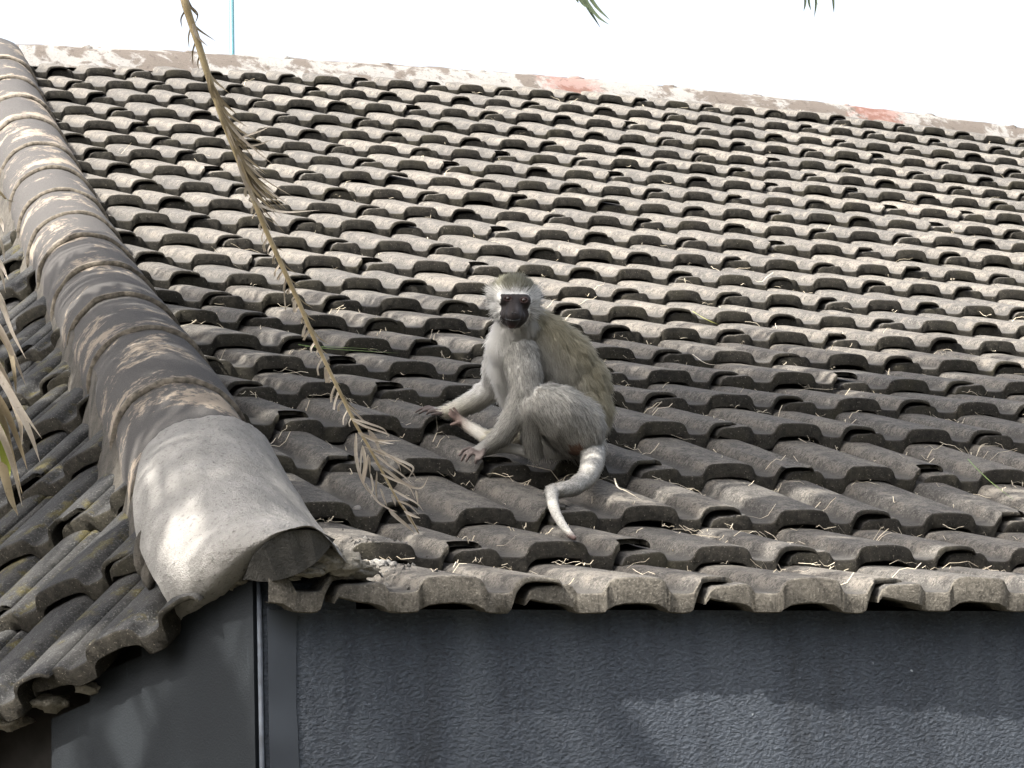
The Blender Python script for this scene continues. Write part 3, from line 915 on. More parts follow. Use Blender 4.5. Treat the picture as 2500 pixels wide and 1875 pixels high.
    me = bpy.data.meshes.new_from_object(tmp.evaluated_get(dg))
    bpy.data.objects.remove(tmp)
    me.name = 'body'
    n = len(me.vertices)
    co = np.empty(n * 3); me.vertices.foreach_get('co', co); co = co.reshape(-1, 3)
    no = np.empty(n * 3); me.vertices.foreach_get('normal', no); no = no.reshape(-1, 3)
    # ---- nearest bone for every vertex: region and lay of the fur
    P0 = np.array([c[0] for c in caps]); P1 = np.array([c[1] for c in caps]); R0 = np.array([c[2] for c in caps]); R1 = np.array([c[3] for c in caps])
    regs = [c[4] for c in caps]
    def nearest(X):
        best = np.full(len(X), 1e9); bi = np.zeros(len(X), int)
        for k in range(len(caps)):
            d = P1[k] - P0[k]; L2 = d @ d
            t = np.clip(((X - P0[k]) @ d) / L2, 0, 1)
            e = np.linalg.norm(X - P0[k] - t[:, None] * d, axis=1) - (R0[k] + (R1[k] - R0[k]) * t)
            m = e < best; best[m] = e[m]; bi[m] = k
        return bi
    W = lambda px, py, d: M(px, py, d)
    head = M(1256, 738, 5.29)
    def to_px(X):
        q = (X - CC) @ CR.T
        return 1250 + CF * q[:, 0] / q[:, 2], 937.5 + CF * q[:, 1] / q[:, 2]
    def colour(X, Nn, bi, rng):
        m = len(X); col = np.zeros((m, 3)); ln = np.zeros(m); lift = np.full(m, .35)
        px, py = to_px(X)
        facing = -(Nn @ CR[2])
        rg = np.array([regs[k] for k in bi])
        olive = np.array([.345, .318, .240]); grey = np.array([.41, .40, .375]); white = np.array([.76, .75, .725]); pale = np.array([.57, .55, .50])
        dark = np.array([.022, .018, .018]); skin = np.array([.060, .045, .042]); sole = np.array([.16, .115, .10])
        jit = rng.uniform(0, 1, m)
        # distance from back line -> olive on the back, grey on the flank, white in front
        bx = np.interp(py, [760, 800, 840, 890, 945, 1000, 1060, 1110], [1330, 1372, 1425, 1470, 1496, 1502, 1490, 1470])
        back = np.clip(1 - (bx - px) / 130.0, 0, 1)
        upn = np.clip(Nn[:, 2] * 1.1 + .15, 0, 1)
        for name in set(regs):
            k = rg == name
            if not k.any(): continue
            if name == 'trunk':
                w = np.clip(back[k] * 1.25 * np.clip((1075 - py[k]) / 90, .15, 1) + .25 * upn[k], 0, 1)[:, None]
                c = grey * (1 - w) + olive * w
                fr = np.clip((1245 - px[k]) / 40, 0, 1)[:, None]
                c = c * (1 - fr) + white * fr
                low = np.clip((py[k] - 1040) / 60, 0, 1)[:, None]
                c = c * (1 - .55 * low) + pale * .9 * .55 * low
                c = c * (1 - .35) + .35 * (c * np.where(jit[k] < .5, .55, 1.45)[:, None])
                col[k] = c; ln[k] = .023; lift[k] = .36
            elif name == 'chest':
                fr = np.clip((1262 - px[k]) / 50, 0, 1)[:, None]
                col[k] = grey * 1.15 * (1 - fr) + white * fr; ln[k] = .021; lift[k] = .40
            elif name == 'head':
                crown = np.clip((714 - py[k] + 5 * (jit[k] - .5)) / 7, 0, 1)[:, None]
                c = white * .92 * (1 - crown) + np.array([.20, .195, .15]) * crown
                side = np.clip((np.abs(px[k] - 1256) - 44) / 22, 0, 1)[:, None]
                c = c * (1 - side * .45) + grey * 1.2 * side * .45
                c = c * np.where(jit[k] < .3, .62, 1.05)[:, None]
                rear = (facing[k] < -.1)[:, None]
                c = np.where(rear, olive * 1.1, c)
                col[k] = c; ln[k] = .016 + .013 * np.clip((np.abs(px[k] - 1256) - 28) / 22, 0, 1) * np.clip((py[k] - 690) / 20, .4, 1); lift[k] = .6
            elif name == 'face':
                col[k] = dark * (.8 + .6 * jit[k][:, None]); ln[k] = 0
                warm = np.clip((py[k] - 790) / 8, 0, 1)[:, None]
                col[k] = col[k] * (1 - warm) + np.array([.05, .022, .018]) * warm
                nose = (np.clip(1 - np.hypot((px[k] - 1262) / 6, (py[k] - 752) / 14), 0, 1))[:, None]
                col[k] = col[k] + nose * np.array([.05, .048, .05])
            elif name in ('arm', 'thigh', 'leg'):
                c = grey * 1.02 + 0 * col[k]
                fr = np.clip(-(Nn[k] @ CR[0]) * .8, 0, 1)[:, None]
                c = c * (1 - .35 * fr) + pale * .35 * fr
                if name == 'thigh':
                    t = np.clip((1000 - py[k]) / 40, 0, 1)[:, None]; c = c * (1 - .4 * t) + pale * .4 * t
                c = c * np.where(jit[k] < .45, .68, 1.22)[:, None]
                col[k] = c; ln[k] = .015 if name == 'arm' else .018; lift[k] = .30
            elif name in ('arm_pale', 'leg_pale'):
                t = np.clip((py[k] - 950) / 60, 0, 1)[:, None]
                c = white * .95 * (1 - t) + pale * np.array([1, .985, .91]) * t
                col[k] = c * np.where(jit[k] < .4, .8, 1.1)[:, None]; ln[k] = .014; lift[k] = .33
            elif name in ('hand', 'foot'):
                w = np.clip((px[k] - (1185 if name == 'hand' else 1200)) / 30, 0, 1)[:, None]
                col[k] = grey * .55 + w * grey * .4; ln[k] = .005; lift[k] = .1
            elif name == 'foot_pale':
                w = np.clip((px[k] - 1120) / 40, 0, 1)[:, None]
                col[k] = sole * (1 - w) + pale * w; ln[k] = np.where(px[k] > 1135, .008, .003); lift[k] = .15
            elif name in ('finger',):
                col[k] = skin * (1.0 + .4 * jit[k][:, None]) + np.array([.03, .028, .026]); ln[k] = 0
            elif name == 'toe':
                col[k] = sole * (.75 + .3 * jit[k][:, None]); ln[k] = 0
            elif name == 'tail':
                t = np.clip((py[k] - 1195) / 60, 0, 1)[:, None]
                c = grey * .86 * (1 - t) + pale * .78 * t
                tip = np.clip((py[k] - 1296) / 14, 0, 1)[:, None]; c = c * (1 - tip) + np.array([.09, .06, .055]) * tip
                col[k] = c * np.where(jit[k] < .45, .72, 1.18)[:, None]; ln[k] = .008 * (1 - .5 * t[:, 0]); lift[k] = .22
        # dark bare face also where the head skull meets it
        fm = (np.abs(px - 1259) < 37) & (np.abs(py - 731) < 13.5) & (facing > .2) & np.isin(rg, ['head', 'face'])
        fm2 = (np.abs(px - (1256 - (py - 760) * .10)) < np.interp(py, [715, 745, 755, 770, 785, 803], [39, 36, 33, 37, 31, 14])) & (py > 738) & (py < 808) & (facing > .1) & np.isin(rg, ['head', 'face'])
        fm |= fm2
        col[fm & (rg == 'head')] = dark; ln[fm] = 0
        fb = (rg == 'face') & (py > 740) & (py < 800) & (np.abs(px - 1256) < 40); col[fb & ~fm] = dark; ln[fb] = 0; fm |= fb
        nf = (rg == 'face') & ~fm
        col[nf] = white * .95; ln[nf] = .010
        # rusty patch under the tail root
        d = np.hypot((px - 1402) / 22, (py - 1092) / 17)
        k = (d < 1.15) & np.isin(rg, ['trunk', 'thigh']) & (facing > 0)
        col[k] = col[k] * .2 + np.array([.17, .075, .04]) * .8; ln[k] = .006
        return col, ln, lift, rg
    bi = nearest(co)
    bcol, _, _, _ = colour(co, no, bi, RNG)
    ca = me.color_attributes.new('coat', 'FLOAT_COLOR', 'POINT')
    ca.data.foreach_set('color', np.c_[bcol * .8, np.ones(n)].astype(np.float32).ravel())
    me.polygons.foreach_set('use_smooth', np.ones(len(me.polygons), dtype=bool))
    m, nt, b = mat('monkey_skin')
    at_ = nt.nodes.new('ShaderNodeVertexColor'); at_.layer_name = 'coat'
    nt.links.new(at_.outputs[0], b.inputs['Base Color']); b.inputs['Roughness'].default_value = .6
    bump(nt, b, ntex(nt, posn(nt), 500, 3, .6), .4, .001)
    me.materials.clear(); me.materials.append(m)
    body = link('body', me, root)
    # ---- fur strands
    me.calc_loop_triangles()
    tri = np.empty(len(me.loop_triangles) * 3, dtype=np.int32); me.loop_triangles.foreach_get('vertices', tri); tri = tri.reshape(-1, 3)
    a, b_, c_ = co[tri[:, 0]], co[tri[:, 1]], co[tri[:, 2]]
    ar = np.linalg.norm(np.cross(b_ - a, c_ - a), axis=1)
    NS = 105000
    pick = RNG.choice(len(tri), NS, p=ar / ar.sum())
    u = RNG.random(NS); v = RNG.random(NS); f = u + v > 1; u[f] = 1 - u[f]; v[f] = 1 - v[f]
    root_p = a[pick] * (1 - u - v)[:, None] + b_[pick] * u[:, None] + c_[pick] * v[:, None]
    nn = no[tri[pick, 0]] * (1 - u - v)[:, None] + no[tri[pick, 1]] * u[:, None] + no[tri[pick, 2]] * v[:, None]
    nn /= np.linalg.norm(nn, axis=1)[:, None] + 1e-9
    ki = nearest(root_p)
    col, ln, lift, rg = colour(root_p, nn, ki, RNG)
    keep = ln > .001
    root_p, nn, ki, col, ln, lift, rg = root_p[keep], nn[keep], ki[keep], col[keep], ln[keep], lift[keep], rg[keep]
    m_ = len(root_p)
    comb = P1[ki] - P0[ki]
    tr = np.isin(rg, ['trunk', 'chest'])
    comb[tr] = np.array([0.02, -.05, -1.0]) + CR[0] * .25           # coat hangs down and back
    th = rg == 'thigh'; comb[th] = CR[0] * .45 + np.array([0, 0, -1.0])
    hd = np.isin(rg, ['head', 'face'])
    rad = root_p[hd] - M(1256, 752, 5.24); rad -= np.outer(rad @ CR[2], CR[2]) * .2
    comb[hd] = rad
    comb /= np.linalg.norm(comb, axis=1)[:, None] + 1e-9
    comb -= nn * (np.sum(comb * nn, axis=1))[:, None]
    comb /= np.linalg.norm(comb, axis=1)[:, None] + 1e-9
    # clumping noise
    cl = np.array([[mnoise.noise(Vector(p * 90)), mnoise.noise(Vector(p * 90 + 7)), mnoise.noise(Vector(p * 90 + 19))] for p in root_p])
    d = comb + nn * lift[:, None] + cl * .40 + RNG.normal(0, .17, (m_, 3))
    d /= np.linalg.norm(d, axis=1)[:, None]
    ln = ln * RNG.uniform(.65, 1.25, m_)
    p0 = root_p - nn * .001
    p1 = p0 + d * (ln * .5)[:, None]
    d2 = d * 1.0 + comb * .35 - nn * .12 + np.array([0, 0, -.12]); d2 /= np.linalg.norm(d2, axis=1)[:, None]
    p2 = p1 + d2 * (ln * .5)[:, None]
    w = RNG.uniform(.00026, .00048, m_)
    fm = bpy.data.hair_curves.new('fur')
    fm.add_curves([3] * m_)
    VV = np.stack([p0, p1, p2], 1).reshape(-1, 3)
    fm.position_data.foreach_set('vector', VV.astype(np.float32).ravel())
    ra = fm.attributes.get('radius') or fm.attributes.new('radius', 'FLOAT', 'POINT')
    ra.data.foreach_set('value', (w[:, None] * np.array([1, .85, .15])[None]).astype(np.float32).ravel())
    fc = fm.attributes.new('coat', 'FLOAT_COLOR', 'CURVE')
    fc.data.foreach_set('color', np.c_[np.clip(col, 0, .9), np.ones(m_)].astype(np.float32).ravel())
    fn = nn + d * .2; fn /= np.linalg.norm(fn, axis=1)[:, None]
    fa = fm.attributes.new('lay', 'FLOAT_VECTOR', 'CURVE')
    fa.data.foreach_set('vector', fn.astype(np.float32).ravel())
    m2, nt, b = mat('monkey_fur')
    at_ = nt.nodes.new('ShaderNodeAttribute'); at_.attribute_name = 'coat'
    ln_ = nt.nodes.new('ShaderNodeAttribute'); ln_.attribute_name = 'lay'
    nt.links.new(at_.outputs[0], b.inputs['Base Color']); b.inputs['Roughness'].default_value = .6
    b.inputs['Specular IOR Level'].default_value = .15
    nt.links.new(ln_.outputs['Vector'], b.inputs['Normal'])
    tl = nt.nodes.new('ShaderNodeBsdfTranslucent'); nt.links.new(at_.outputs[0], tl.inputs[0])
    mx = nt.nodes.new('ShaderNodeMixShader'); mx.inputs[0].default_value = .3
    nt.links.new(b.outputs[0], mx.inputs[1]); nt.links.new(tl.outputs[0], mx.inputs[2]); nt.links.new(mx.outputs[0], nt.nodes['Material Output'].inputs[0])
    fm.materials.append(m2)
    tag(link('fur', fm, root), 'olive grey coat with white chest and cheeks')
    # ---- eyes
    m3, nt, b = mat('monkey_eye'); b.inputs['Base Color'].default_value = (.030, .013, .008, 1); b.inputs['Roughness'].default_value = .12; b.inputs['Specular IOR Level'].default_value = .6
    m4 = flat('monkey_pupil', (.004, .004, .004), .15, .1, 10, .5)
    m5 = flat('monkey_eyelid', (.032, .020, .020), .6, .2, 300)
    for ex, ey in ((1240, 729), (1279, 733)):
        bm = bmesh.new(); bmesh.ops.create_uvsphere(bm, u_segments=14, v_segments=10, radius=.0052)
        e = bpy.data.meshes.new('eye'); bm.to_mesh(e); bm.free(); e.materials.append(m3)
        e.polygons.foreach_set('use_smooth', np.ones(len(e.polygons), dtype=bool))
        c = at(ex, ey, 5.2425)
        o = link('eye', e, root); o.matrix_basis = Matrix.Translation(Vector(c))
        bm = bmesh.new(); bmesh.ops.create_uvsphere(bm, u_segments=10, v_segments=8, radius=.0027)
        e2 = bpy.data.meshes.new('pupil'); bm.to_mesh(e2); bm.free(); e2.materials.append(m4)
        q = link('pupil', e2, o); q.matrix_parent_inverse = Matrix.Identity(4); q.location = Vector(-CR[2] * .0031)
        pts = []
        ring = []
        for k in range(15):
            a_ = 2 * math.pi * k / 14
            ring.append(Vector(c) + Vector(CR[0]) * math.cos(a_) * .0068 - Vector(CR[1]) * math.sin(a_) * .0046 - Vector(CR[2]) * .0022)
        v_, f_ = tube(ring, [.0019] * 15, 6, False)
        link('eyelid', mesh('eyelid', v_, f_, (m5,), True), root)
    # nostrils and mouth line
    for nx in (1251, 1259):
        lump('nostril', at(nx, 765, 5.2035), .0016, nx, m4, root, 2, (1, 1, 1), .1)
    v_, f_ = tube([at(x, y, dd) for x, y, dd in ((1232, 778, 5.2215), (1242, 781, 5.2105), (1252, 783, 5.208), (1262, 782, 5.210), (1271, 779, 5.221))], [.0006, .0012, .0014, .0012, .0006], 6)
    link('mouth', mesh('mouth', v_, f_, (m4,), True), root)
    return root
monkey = build_monkey()

# ------------------------------------------------------------------ palm overhead (out of the picture; it shades the roof)
def pinnate(name, pts, nleaf, llen, lw, rr, m_leaf, m_rach, parent, droop=.25, seed=0, sparse=1.0, vee=.5):
    """a frond: rachis along pts plus two combs of leaflets, in one mesh"""
    r = random.Random(seed)
    P = smoothpts(pts, 40); mb = MB()
    v, f = tube(P, list(np.linspace(rr, rr * .2, len(P))), 6); mb.add(v, f, 1)
    for i in range(nleaf):
        t = .12 + .88 * i / (nleaf - 1)
        q = t * (len(P) - 1.001); k = int(q); p = Vector(P[k] + (P[min(k + 1, len(P) - 1)] - P[k]) * (q - k))
        tg = Vector(P[min(k + 1, len(P) - 1)] - P[max(k - 1, 0)]).normalized()
        sdv = tg.cross(Vector((0, 0, 1)))
        if sdv.length < .05: sdv = Vector((1, 0, 0))
        sdv.normalize(); upv = sdv.cross(tg).normalized()
        for s in (-1, 1):
            if r.random() > sparse or mnoise.noise(Vector((t * 9, s * 3.3, seed * 1.7))) > .16: continue
            L = llen * (1 - .72 * abs(t - .42) ** 1.3 * 1.5) * r.uniform(.8, 1.1)
            d = (sdv * s * r.uniform(.75, .95) + tg * r.uniform(.5, .8) + upv * (vee * r.uniform(.3, 1))).normalized()
            pp = [p + d * (L * u) + Vector((0, 0, -droop * L * u * u)) for u in np.linspace(0, 1, 5)]
            v, f = strip(pp, lw, upv + sdv * r.uniform(-.6, .6), .25); mb.add(v, f, 0)
    return mb.build(name, (m_leaf, m_rach), parent)

palm_at = Vector((-3.3, 0.25, ZB))
palm = tag(empty('palm_tree', palm_at), 'feathery palm tree leaning over the roof, its frond tips hanging against the sky', 'palm tree')
crown = np.array([-1.78, 0.22, 2.25])
tv, tf = tube(smoothpts([palm_at, palm_at + Vector((.12, 0, 1.4)), palm_at + Vector((.68, -.02, 3.1)), Vector(crown)], 16), list(np.linspace(.17, .10, 16)), 14)
tag(link('trunk', mesh('trunk', tv, tf, (M_TRUNK,), True), palm), 'ringed palm trunk')
fr = [  # azimuth deg, reach, rise, end height above crown
    (6, 3.0, .42, -.10), (15, 3.3, .50, -.05), (25, 3.2, .45, -.10), (35, 2.9, .45, -.12), (46, 2.6, .45, -.15), (58, 2.5, .45, -.20), (70, 2.5, .45, -.25), (83, 2.6, .45, -.25), (96, 2.6, .40, -.3), (110, 2.5, .40, -.3),
    (20, 2.3, .75, .25), (62, 1.9, .75, .25), (90, 1.9, .75, .3), (40, 1.9, .8, .35), (30, 1.5, .6, .1), (75, 1.5, .6, .1), (52, 1.3, .9, .5), (102, 1.5, .6, .0), (12, 2.5, .7, .15), (34, 2.4, .7, .1),
    (125, 2.3, .45, -.35), (140, 2.0, .45, -.4), (158, 2.0, .45, -.4), (172, 2.0, .5, -.4), (-160, 1.5, .5, -.4), (-140, 1.9, .5, -.4), (-152, 1.6, .6, 0), (130, 1.4, .7, .1), (160, 1.4, .7, .1), (-60, .8, .5, -.1), (-100, .7, .5, -.1)]
for i, (az, reach, rise, end) in enumerate(fr):
    a = math.radians(az); d = np.array([math.cos(a), math.sin(a), 0])
    pts = [crown, crown + d * reach * .35 + np.array([0, 0, rise * .75]), crown + d * reach * .7 + np.array([0, 0, rise * .7]), crown + d * reach + np.array([0, 0, end])]
    pinnate('frond', pts, 100, .40, .025, .013, M_GREEN, M_RACHIS, palm, .25, i, .97, .3)
# green frond tips that hang into the top of the view
def tips(lst, m, parent, name, w):
    mb = MB()
    for pts in lst:
        P = smoothpts([at(*p) for p in pts], 8)
        v, f = strip(P, w, -CR[2] + np.array([.2, 0, .3]), .2); mb.add(v, f, 0)
    return mb.build(name, (m,), parent)
tips([[(1395, -70, 4.3), (1425, -5, 4.3), (1458, 40, 4.3), (1487, 60, 4.3)], [(1400, -60, 4.32), (1430, 10, 4.32), (1466, 68, 4.32)], [(1410, -60, 4.31), (1450, 10, 4.31), (1490, 50, 4.31)],
      [(1390, -50, 4.3), (1420, 5, 4.3), (1440, 22, 4.3)], [(1385, -60, 4.3), (1405, -10, 4.3), (1412, 8, 4.3)]], M_GREEN, palm, 'frond_tip', .007)
tips([[(1962, -80, 4.3), (1966, 0, 4.3), (1962, 28, 4.3)], [(1985, -80, 4.3), (1992, 0, 4.3), (1988, 42, 4.3)], [(1970, -80, 4.3), (1974, 0, 4.3), (1980, 26, 4.3)], [(2030, -80, 4.3), (2034, 0, 4.3), (2036, 32, 4.3)],
      [(1994, -80, 4.3), (1990, -10, 4.3), (1996, 12, 4.3)]], M_GREEN, palm, 'frond_tip', .0045)

# ------------------------------------------------------------------ unseen trees added round the viewpoint to block sky light from wall and tiles
def leafy_tree(loc, h, r, seed, label):
    rr = np.random.default_rng(seed)
    root = tag(empty('sky_block_tree', loc), label, 'tree', 'unseen trees added to block sky light')
    L = Vector(loc)
    mb = MB()
    top = L + Vector((.2, .1, h * .62))
    v, f = tube([L, L + Vector((.08, 0, h * .3)), top], [.20, .15, .08], 10); mb.add(v, f)
    for k in range(7):
        a = k * .9; e = top + Vector((math.cos(a) * r * .7, math.sin(a) * r * .7, h * .15 * (k % 3)))
        v, f = tube([L + Vector((.08, 0, h * (.3 + .04 * k))), (L + e) * .5 + Vector((0, 0, h * .18)), e], [.07, .05, .02], 6); mb.add(v, f)
    tag(mb.build('trunk', (M_TRUNK,), root, True))
    n = 2600
    cl = rr.normal(0, 1, (40, 3)); cl /= np.linalg.norm(cl, axis=1)[:, None]; cl *= rr.uniform(.35, 1, (40, 1)) ** .6
    c = cl[rr.integers(0, 40, n)] + rr.normal(0, .16, (n, 3))
    c = c * np.array([r, r, h * .42]) + np.array(loc) + np.array([.2, .1, h * .58])
    u = rr.normal(0, 1, (n, 3)); u /= np.linalg.norm(u, axis=1)[:, None]
    w = np.cross(u, rr.normal(0, 1, (n, 3))); w /= np.linalg.norm(w, axis=1)[:, None]
    s_ = rr.uniform(.10, .20, (n, 1))
    V = np.stack([c - u * s_, c + w * s_ * .45, c + u * s_, c - w * s_ * .45], 1).reshape(-1, 3)
    F = (np.arange(n)[:, None] * 4 + np.arange(4)[None]).tolist()
    link('crown', mesh('crown', V, F, (M_GREEN,)), root)
leafy_tree((-6.6, -6.0, ZB), 6.5, 2.2, 3, 'bushy green tree added unseen opposite the house corner to block sky light')
leafy_tree((-2.2, -8.4, ZB), 7.0, 2.5, 4, 'tall bushy green tree added unseen in mid row to block sky light')
leafy_tree((2.8, -7.6, ZB), 6.5, 2.4, 5, 'bushy green tree added unseen opposite the front wall to block sky light')
leafy_tree((7.4, -6.2, ZB), 6.0, 2.2, 6, 'bushy green tree added unseen at the row end to block sky light')

# ------------------------------------------------------------------ dead frond hanging in front of the roof
def dead_frond():
    R = [(440, -60), (450, 0), (462, 40), (485, 110), (510, 190), (540, 280), (575, 370), (602, 440), (640, 540), (690, 652), (728, 735), (762, 815), (797, 890), (832, 962), (868, 1035), (900, 1090), (938, 1160), (972, 1222), (1000, 1262), (1022, 1302)]
    tip, td = hit(1022, 1302, .012)
    D = lambda y: 4.30 + (td - .03 - 4.30) * max(0, y / 1302) ** 1.15
    top = at(440, -60, D(-60))
    root = tag(empty('dead_palm_frond', tuple(tip)), 'long dry brown palm frond hanging down over the tiles beside the hip', 'palm frond')
    P = smoothpts([at(x, y, D(y)) for x, y in R], 70)
    rad = np.interp(np.linspace(0, 1, 70), [0, .3, .6, .85, 1], [.0062, .0044, .0031, .0019, .0008])
    v, f = tube(P, list(rad), 8); link('rachis', mesh('rachis', v, f, (M_RACHIS,), True), root)
    rr = random.Random(5)
    def xr(y): return np.interp(y, [p[1] for p in R], [p[0] for p in R])
    def leaf(pts, w, m, dn=0.0, fold=.2, prof=None):
        P = smoothpts([np.array(at(x, y, D(y) + dn + k * .004)) for k, (x, y) in enumerate(pts)], max(6, 4 * len(pts)))
        v, f = strip(P, w * .78, -CR[2] + CR[0] * rr.uniform(-.7, .7) + np.array([0, 0, rr.uniform(-.2, .5)]), fold, prof)
        link('leaflet', mesh('leaflet', v, f, (m,), True), root)
    # pressed bundles on the upper half
    for k in range(60):
        y = rr.uniform(-40, 250) if k < 14 else rr.uniform(200, 425)
        if k < 14: L = rr.uniform(40, 110); dx = rr.uniform(.25, .62)
        else: L = rr.uniform(70, 190); dx = rr.uniform(.40, .80) if k < 50 else rr.uniform(.8, .95)
        x = xr(y)
        L = min(L, 470 - y * .9 + 60) if k >= 14 else L
        leaf([(x + 2, y), (x + L * dx * .38, y + L * .5), (x + L * dx * 1.0 + rr.uniform(-6, 18), y + L * rr.uniform(.85, 1.0))], rr.uniform(.004, .009), M_DRY2 if rr.random() < .7 else M_DRY, rr.uniform(-.01, .01))
    for y, dx, L in ((60, -8, 60), (95, -10, 70), (20, -14, 50), (130, -8, 40), (5, 30, 55)):
        x = xr(y); leaf([(x, y), (x + dx, y + L * .5), (x + dx * .8, y + L)], .0035, M_DRY2)
    leaf([(622, 490), (650, 508), (700, 518), (780, 513)], .006, M_DRY)
    leaf([(570, 345), (600, 332), (640, 318), (662, 306)], .004, M_DRY)
    leaf([(566, 352), (610, 356), (640, 350), (668, 338)], .004, M_DRY)
    # broken stubs on the lower stem
    for k, y in enumerate(np.arange(455, 1040, 21)):
        y += rr.uniform(-5, 5); x = xr(y)
        L = rr.uniform(12, 42); dx = rr.uniform(-.75, -.1) * L
        for s in range(rr.choice((1, 1, 2))):
            leaf([(x - 4, y), (x + dx * .5 - 6, y + L * .55), (x + dx + rr.uniform(-6, 6), y + L)], rr.uniform(.0035, .007), M_DRY, 0, .15, lambda u: .8)
        if k % 2 == 0:
            L = rr.uniform(20, 70); leaf([(x + 3, y), (x + L * .35, y + L * .45), (x + L * .75, y + L * .72)], .003, M_DRY2)
    leaf([(697, 680), (694, 715), (697, 757)], .004, M_DRY, 0, .1, lambda u: .8)
    leaf([(722, 733), (719, 745), (721, 762)], .009, M_DRY, 0, .1, lambda u: .9)
    leaf([(797, 897), (797, 915), (800, 934)], .010, M_DRY, 0, .1, lambda u: .9)
    # fan of pale leaflets at the tip (zoomed sketch coordinates)
    Z = [[(275, 145), (370, 240), (460, 330), (530, 355)], [(300, 190), (400, 270), (480, 340)], [(350, 315), (540, 370), (690, 430), (745, 525)], [(350, 330), (500, 400), (730, 480), (710, 510)],
         [(410, 460), (500, 500), (650, 545), (870, 550)], [(520, 430), (600, 530), (640, 640), (725, 790)], [(420, 470), (600, 560), (730, 600)], [(600, 540), (700, 570), (795, 585)],
         [(480, 610), (650, 680), (780, 730), (850, 820), (870, 900)], [(500, 620), (760, 720), (930, 790), (1000, 850), (930, 970)], [(560, 670), (750, 820), (900, 930), (980, 1010)],
         [(640, 640), (780, 740), (960, 860), (1035, 960)], [(580, 775), (720, 870), (880, 990), (1010, 1050), (1100, 1040), (1165, 925)], [(650, 900), (800, 970), (950, 1040), (1025, 1180)],
         [(740, 1050), (900, 1140), (1040, 1220), (1110, 1305)], [(830, 1185), (960, 1240), (1060, 1340)], [(900, 1300), (1000, 1350), (1075, 1375)], [(1025, 1080), (1040, 1160), (1050, 1250)],
         [(390, 470), (390, 700), (430, 900), (490, 1040), (560, 1130)], [(460, 600), (440, 750), (440, 900)], [(460, 600), (490, 780), (465, 950), (480, 1000)], [(520, 700), (490, 900), (470, 1000), (490, 1040)],
         [(530, 720), (535, 820), (540, 910)], [(490, 1000), (600, 1180), (730, 1270), (830, 1310)], [(610, 880), (600, 1080), (620, 1190)], [(545, 900), (570, 1050), (545, 1160)], [(650, 1060), (690, 1180), (720, 1250)],
         [(740, 1280), (830, 1370), (940, 1460), (1020, 1545)], [(770, 1120), (800, 1200), (810, 1250)], [(880, 1230), (950, 1340), (1050, 1500)], [(920, 1330), (1000, 1440), (1075, 1500)]]
    wide = {5: .012, 18: .010, 20: .011, 21: .010, 27: .011, 4: .009, 12: .009, 9: .009, 16: .009}
    for k, z in enumerate(Z):
        leaf([(780 + a / 4.364, 950 + b / 4.364) for a, b in z], wide.get(k, .0062) * .72, M_DRY, rr.uniform(-.012, .008), .22)
    return root
dead_frond()

# a second dead frond droops in from the side
def side_frond():
    root = tag(empty('dead_palm_frond', tuple(at(20, 1300, 3.75))), 'bleached dry palm leaflets, one still yellow green, drooping beside the mossy side roof', 'palm frond')
    rr = random.Random(9)
    v, f = tube(smoothpts([at(-260, 250, 3.7), at(-180, 520, 3.72), at(-110, 800, 3.74), at(-60, 1020, 3.75)], 12), list(np.linspace(.008, .003, 12)), 7)
    link('rachis', mesh('rachis', v, f, (M_RACHIS,), True), root)
    s = 1.95
    Z = [([(-120, -30), (0, 95), (35, 130), (72, 140)], .006, M_DRY2), ([(-90, 100), (0, 230), (18, 285)], .008, M_DRY), ([(-90, 230), (0, 330), (22, 420)], .007, M_DRY), ([(-90, 330), (0, 430), (40, 515)], .011, M_DRY),
         ([(-90, 380), (0, 470), (26, 575)], .007, M_DRY), ([(-100, 480), (0, 580), (48, 700)], .007, M_DRY), ([(-110, 470), (0, 610), (60, 760), (124, 890)], .011, M_DRY),
         ([(-100, 600), (0, 740), (70, 880), (124, 1018)], .012, M_DRY), ([(-60, 690), (40, 830), (68, 950), (78, 1070)], .010, M_DRY2), ([(-110, 760), (0, 930), (60, 1060), (100, 1190), (103, 1320)], .020, M_DRY),
         ([(-110, 800), (0, 960), (100, 1120), (200, 1270)], .013, M_DRY), ([(-60, 880), (60, 1080), (140, 1240), (190, 1380)], .014, M_DRY), ([(-90, 960), (20, 1120), (90, 1290), (130, 1415)], .012, M_DRY2),
         ([(-110, 1000), (0, 1150), (50, 1320), (105, 1530)], .013, M_DRY2), ([(-100, 1080), (0, 1240), (60, 1400), (105, 1590)], .014, M_DRY), ([(-110, 1120), (-10, 1240), (28, 1400), (42, 1480)], .026, M_YELLOW),
         ([(0, 1380), (20, 1440), (50, 1550), (86, 1635)], .017, M_DRY2), ([(-100, 1180), (-20, 1330), (10, 1450)], .012, M_DRY)]
    for pts, w, m in Z:
        P = smoothpts([at(x / s, 420 + y / s, 3.72 + rr.uniform(-.01, .01) + .01 * k) for k, (x, y) in enumerate(pts)], 16)
        v, f = strip(P, w * .74, -CR[2] + CR[0] * rr.uniform(-.6, .6), .25)
        link('leaflet', mesh('leaflet', v, f, (m,), True), root)
side_frond()

# ------------------------------------------------------------------ pole behind the ridge
p0 = at(563, 118, 12.2); p1 = at(566, -420, 12.2)
vx = Vector(p0); topz = p1[2]
root = tag(empty('pole', (p0[0], p0[1], ZB)), 'thin pale blue metal pole rising behind the ridge', 'pole')
v, f = tube([(p0[0], p0[1], ZB), (p0[0], p0[1], 1.5), (p0[0] + .01, p0[1], topz)], [.0105] * 3, 12)
link('shaft', mesh('shaft', v, f, (M_POLE,), True), root)
v, f = tube([(p0[0], p0[1], ZB), (p0[0], p0[1], ZB + .02)], [.09, .09], 16); link('base_plate', mesh('base_plate', v, f, (M_POLE,)), root)

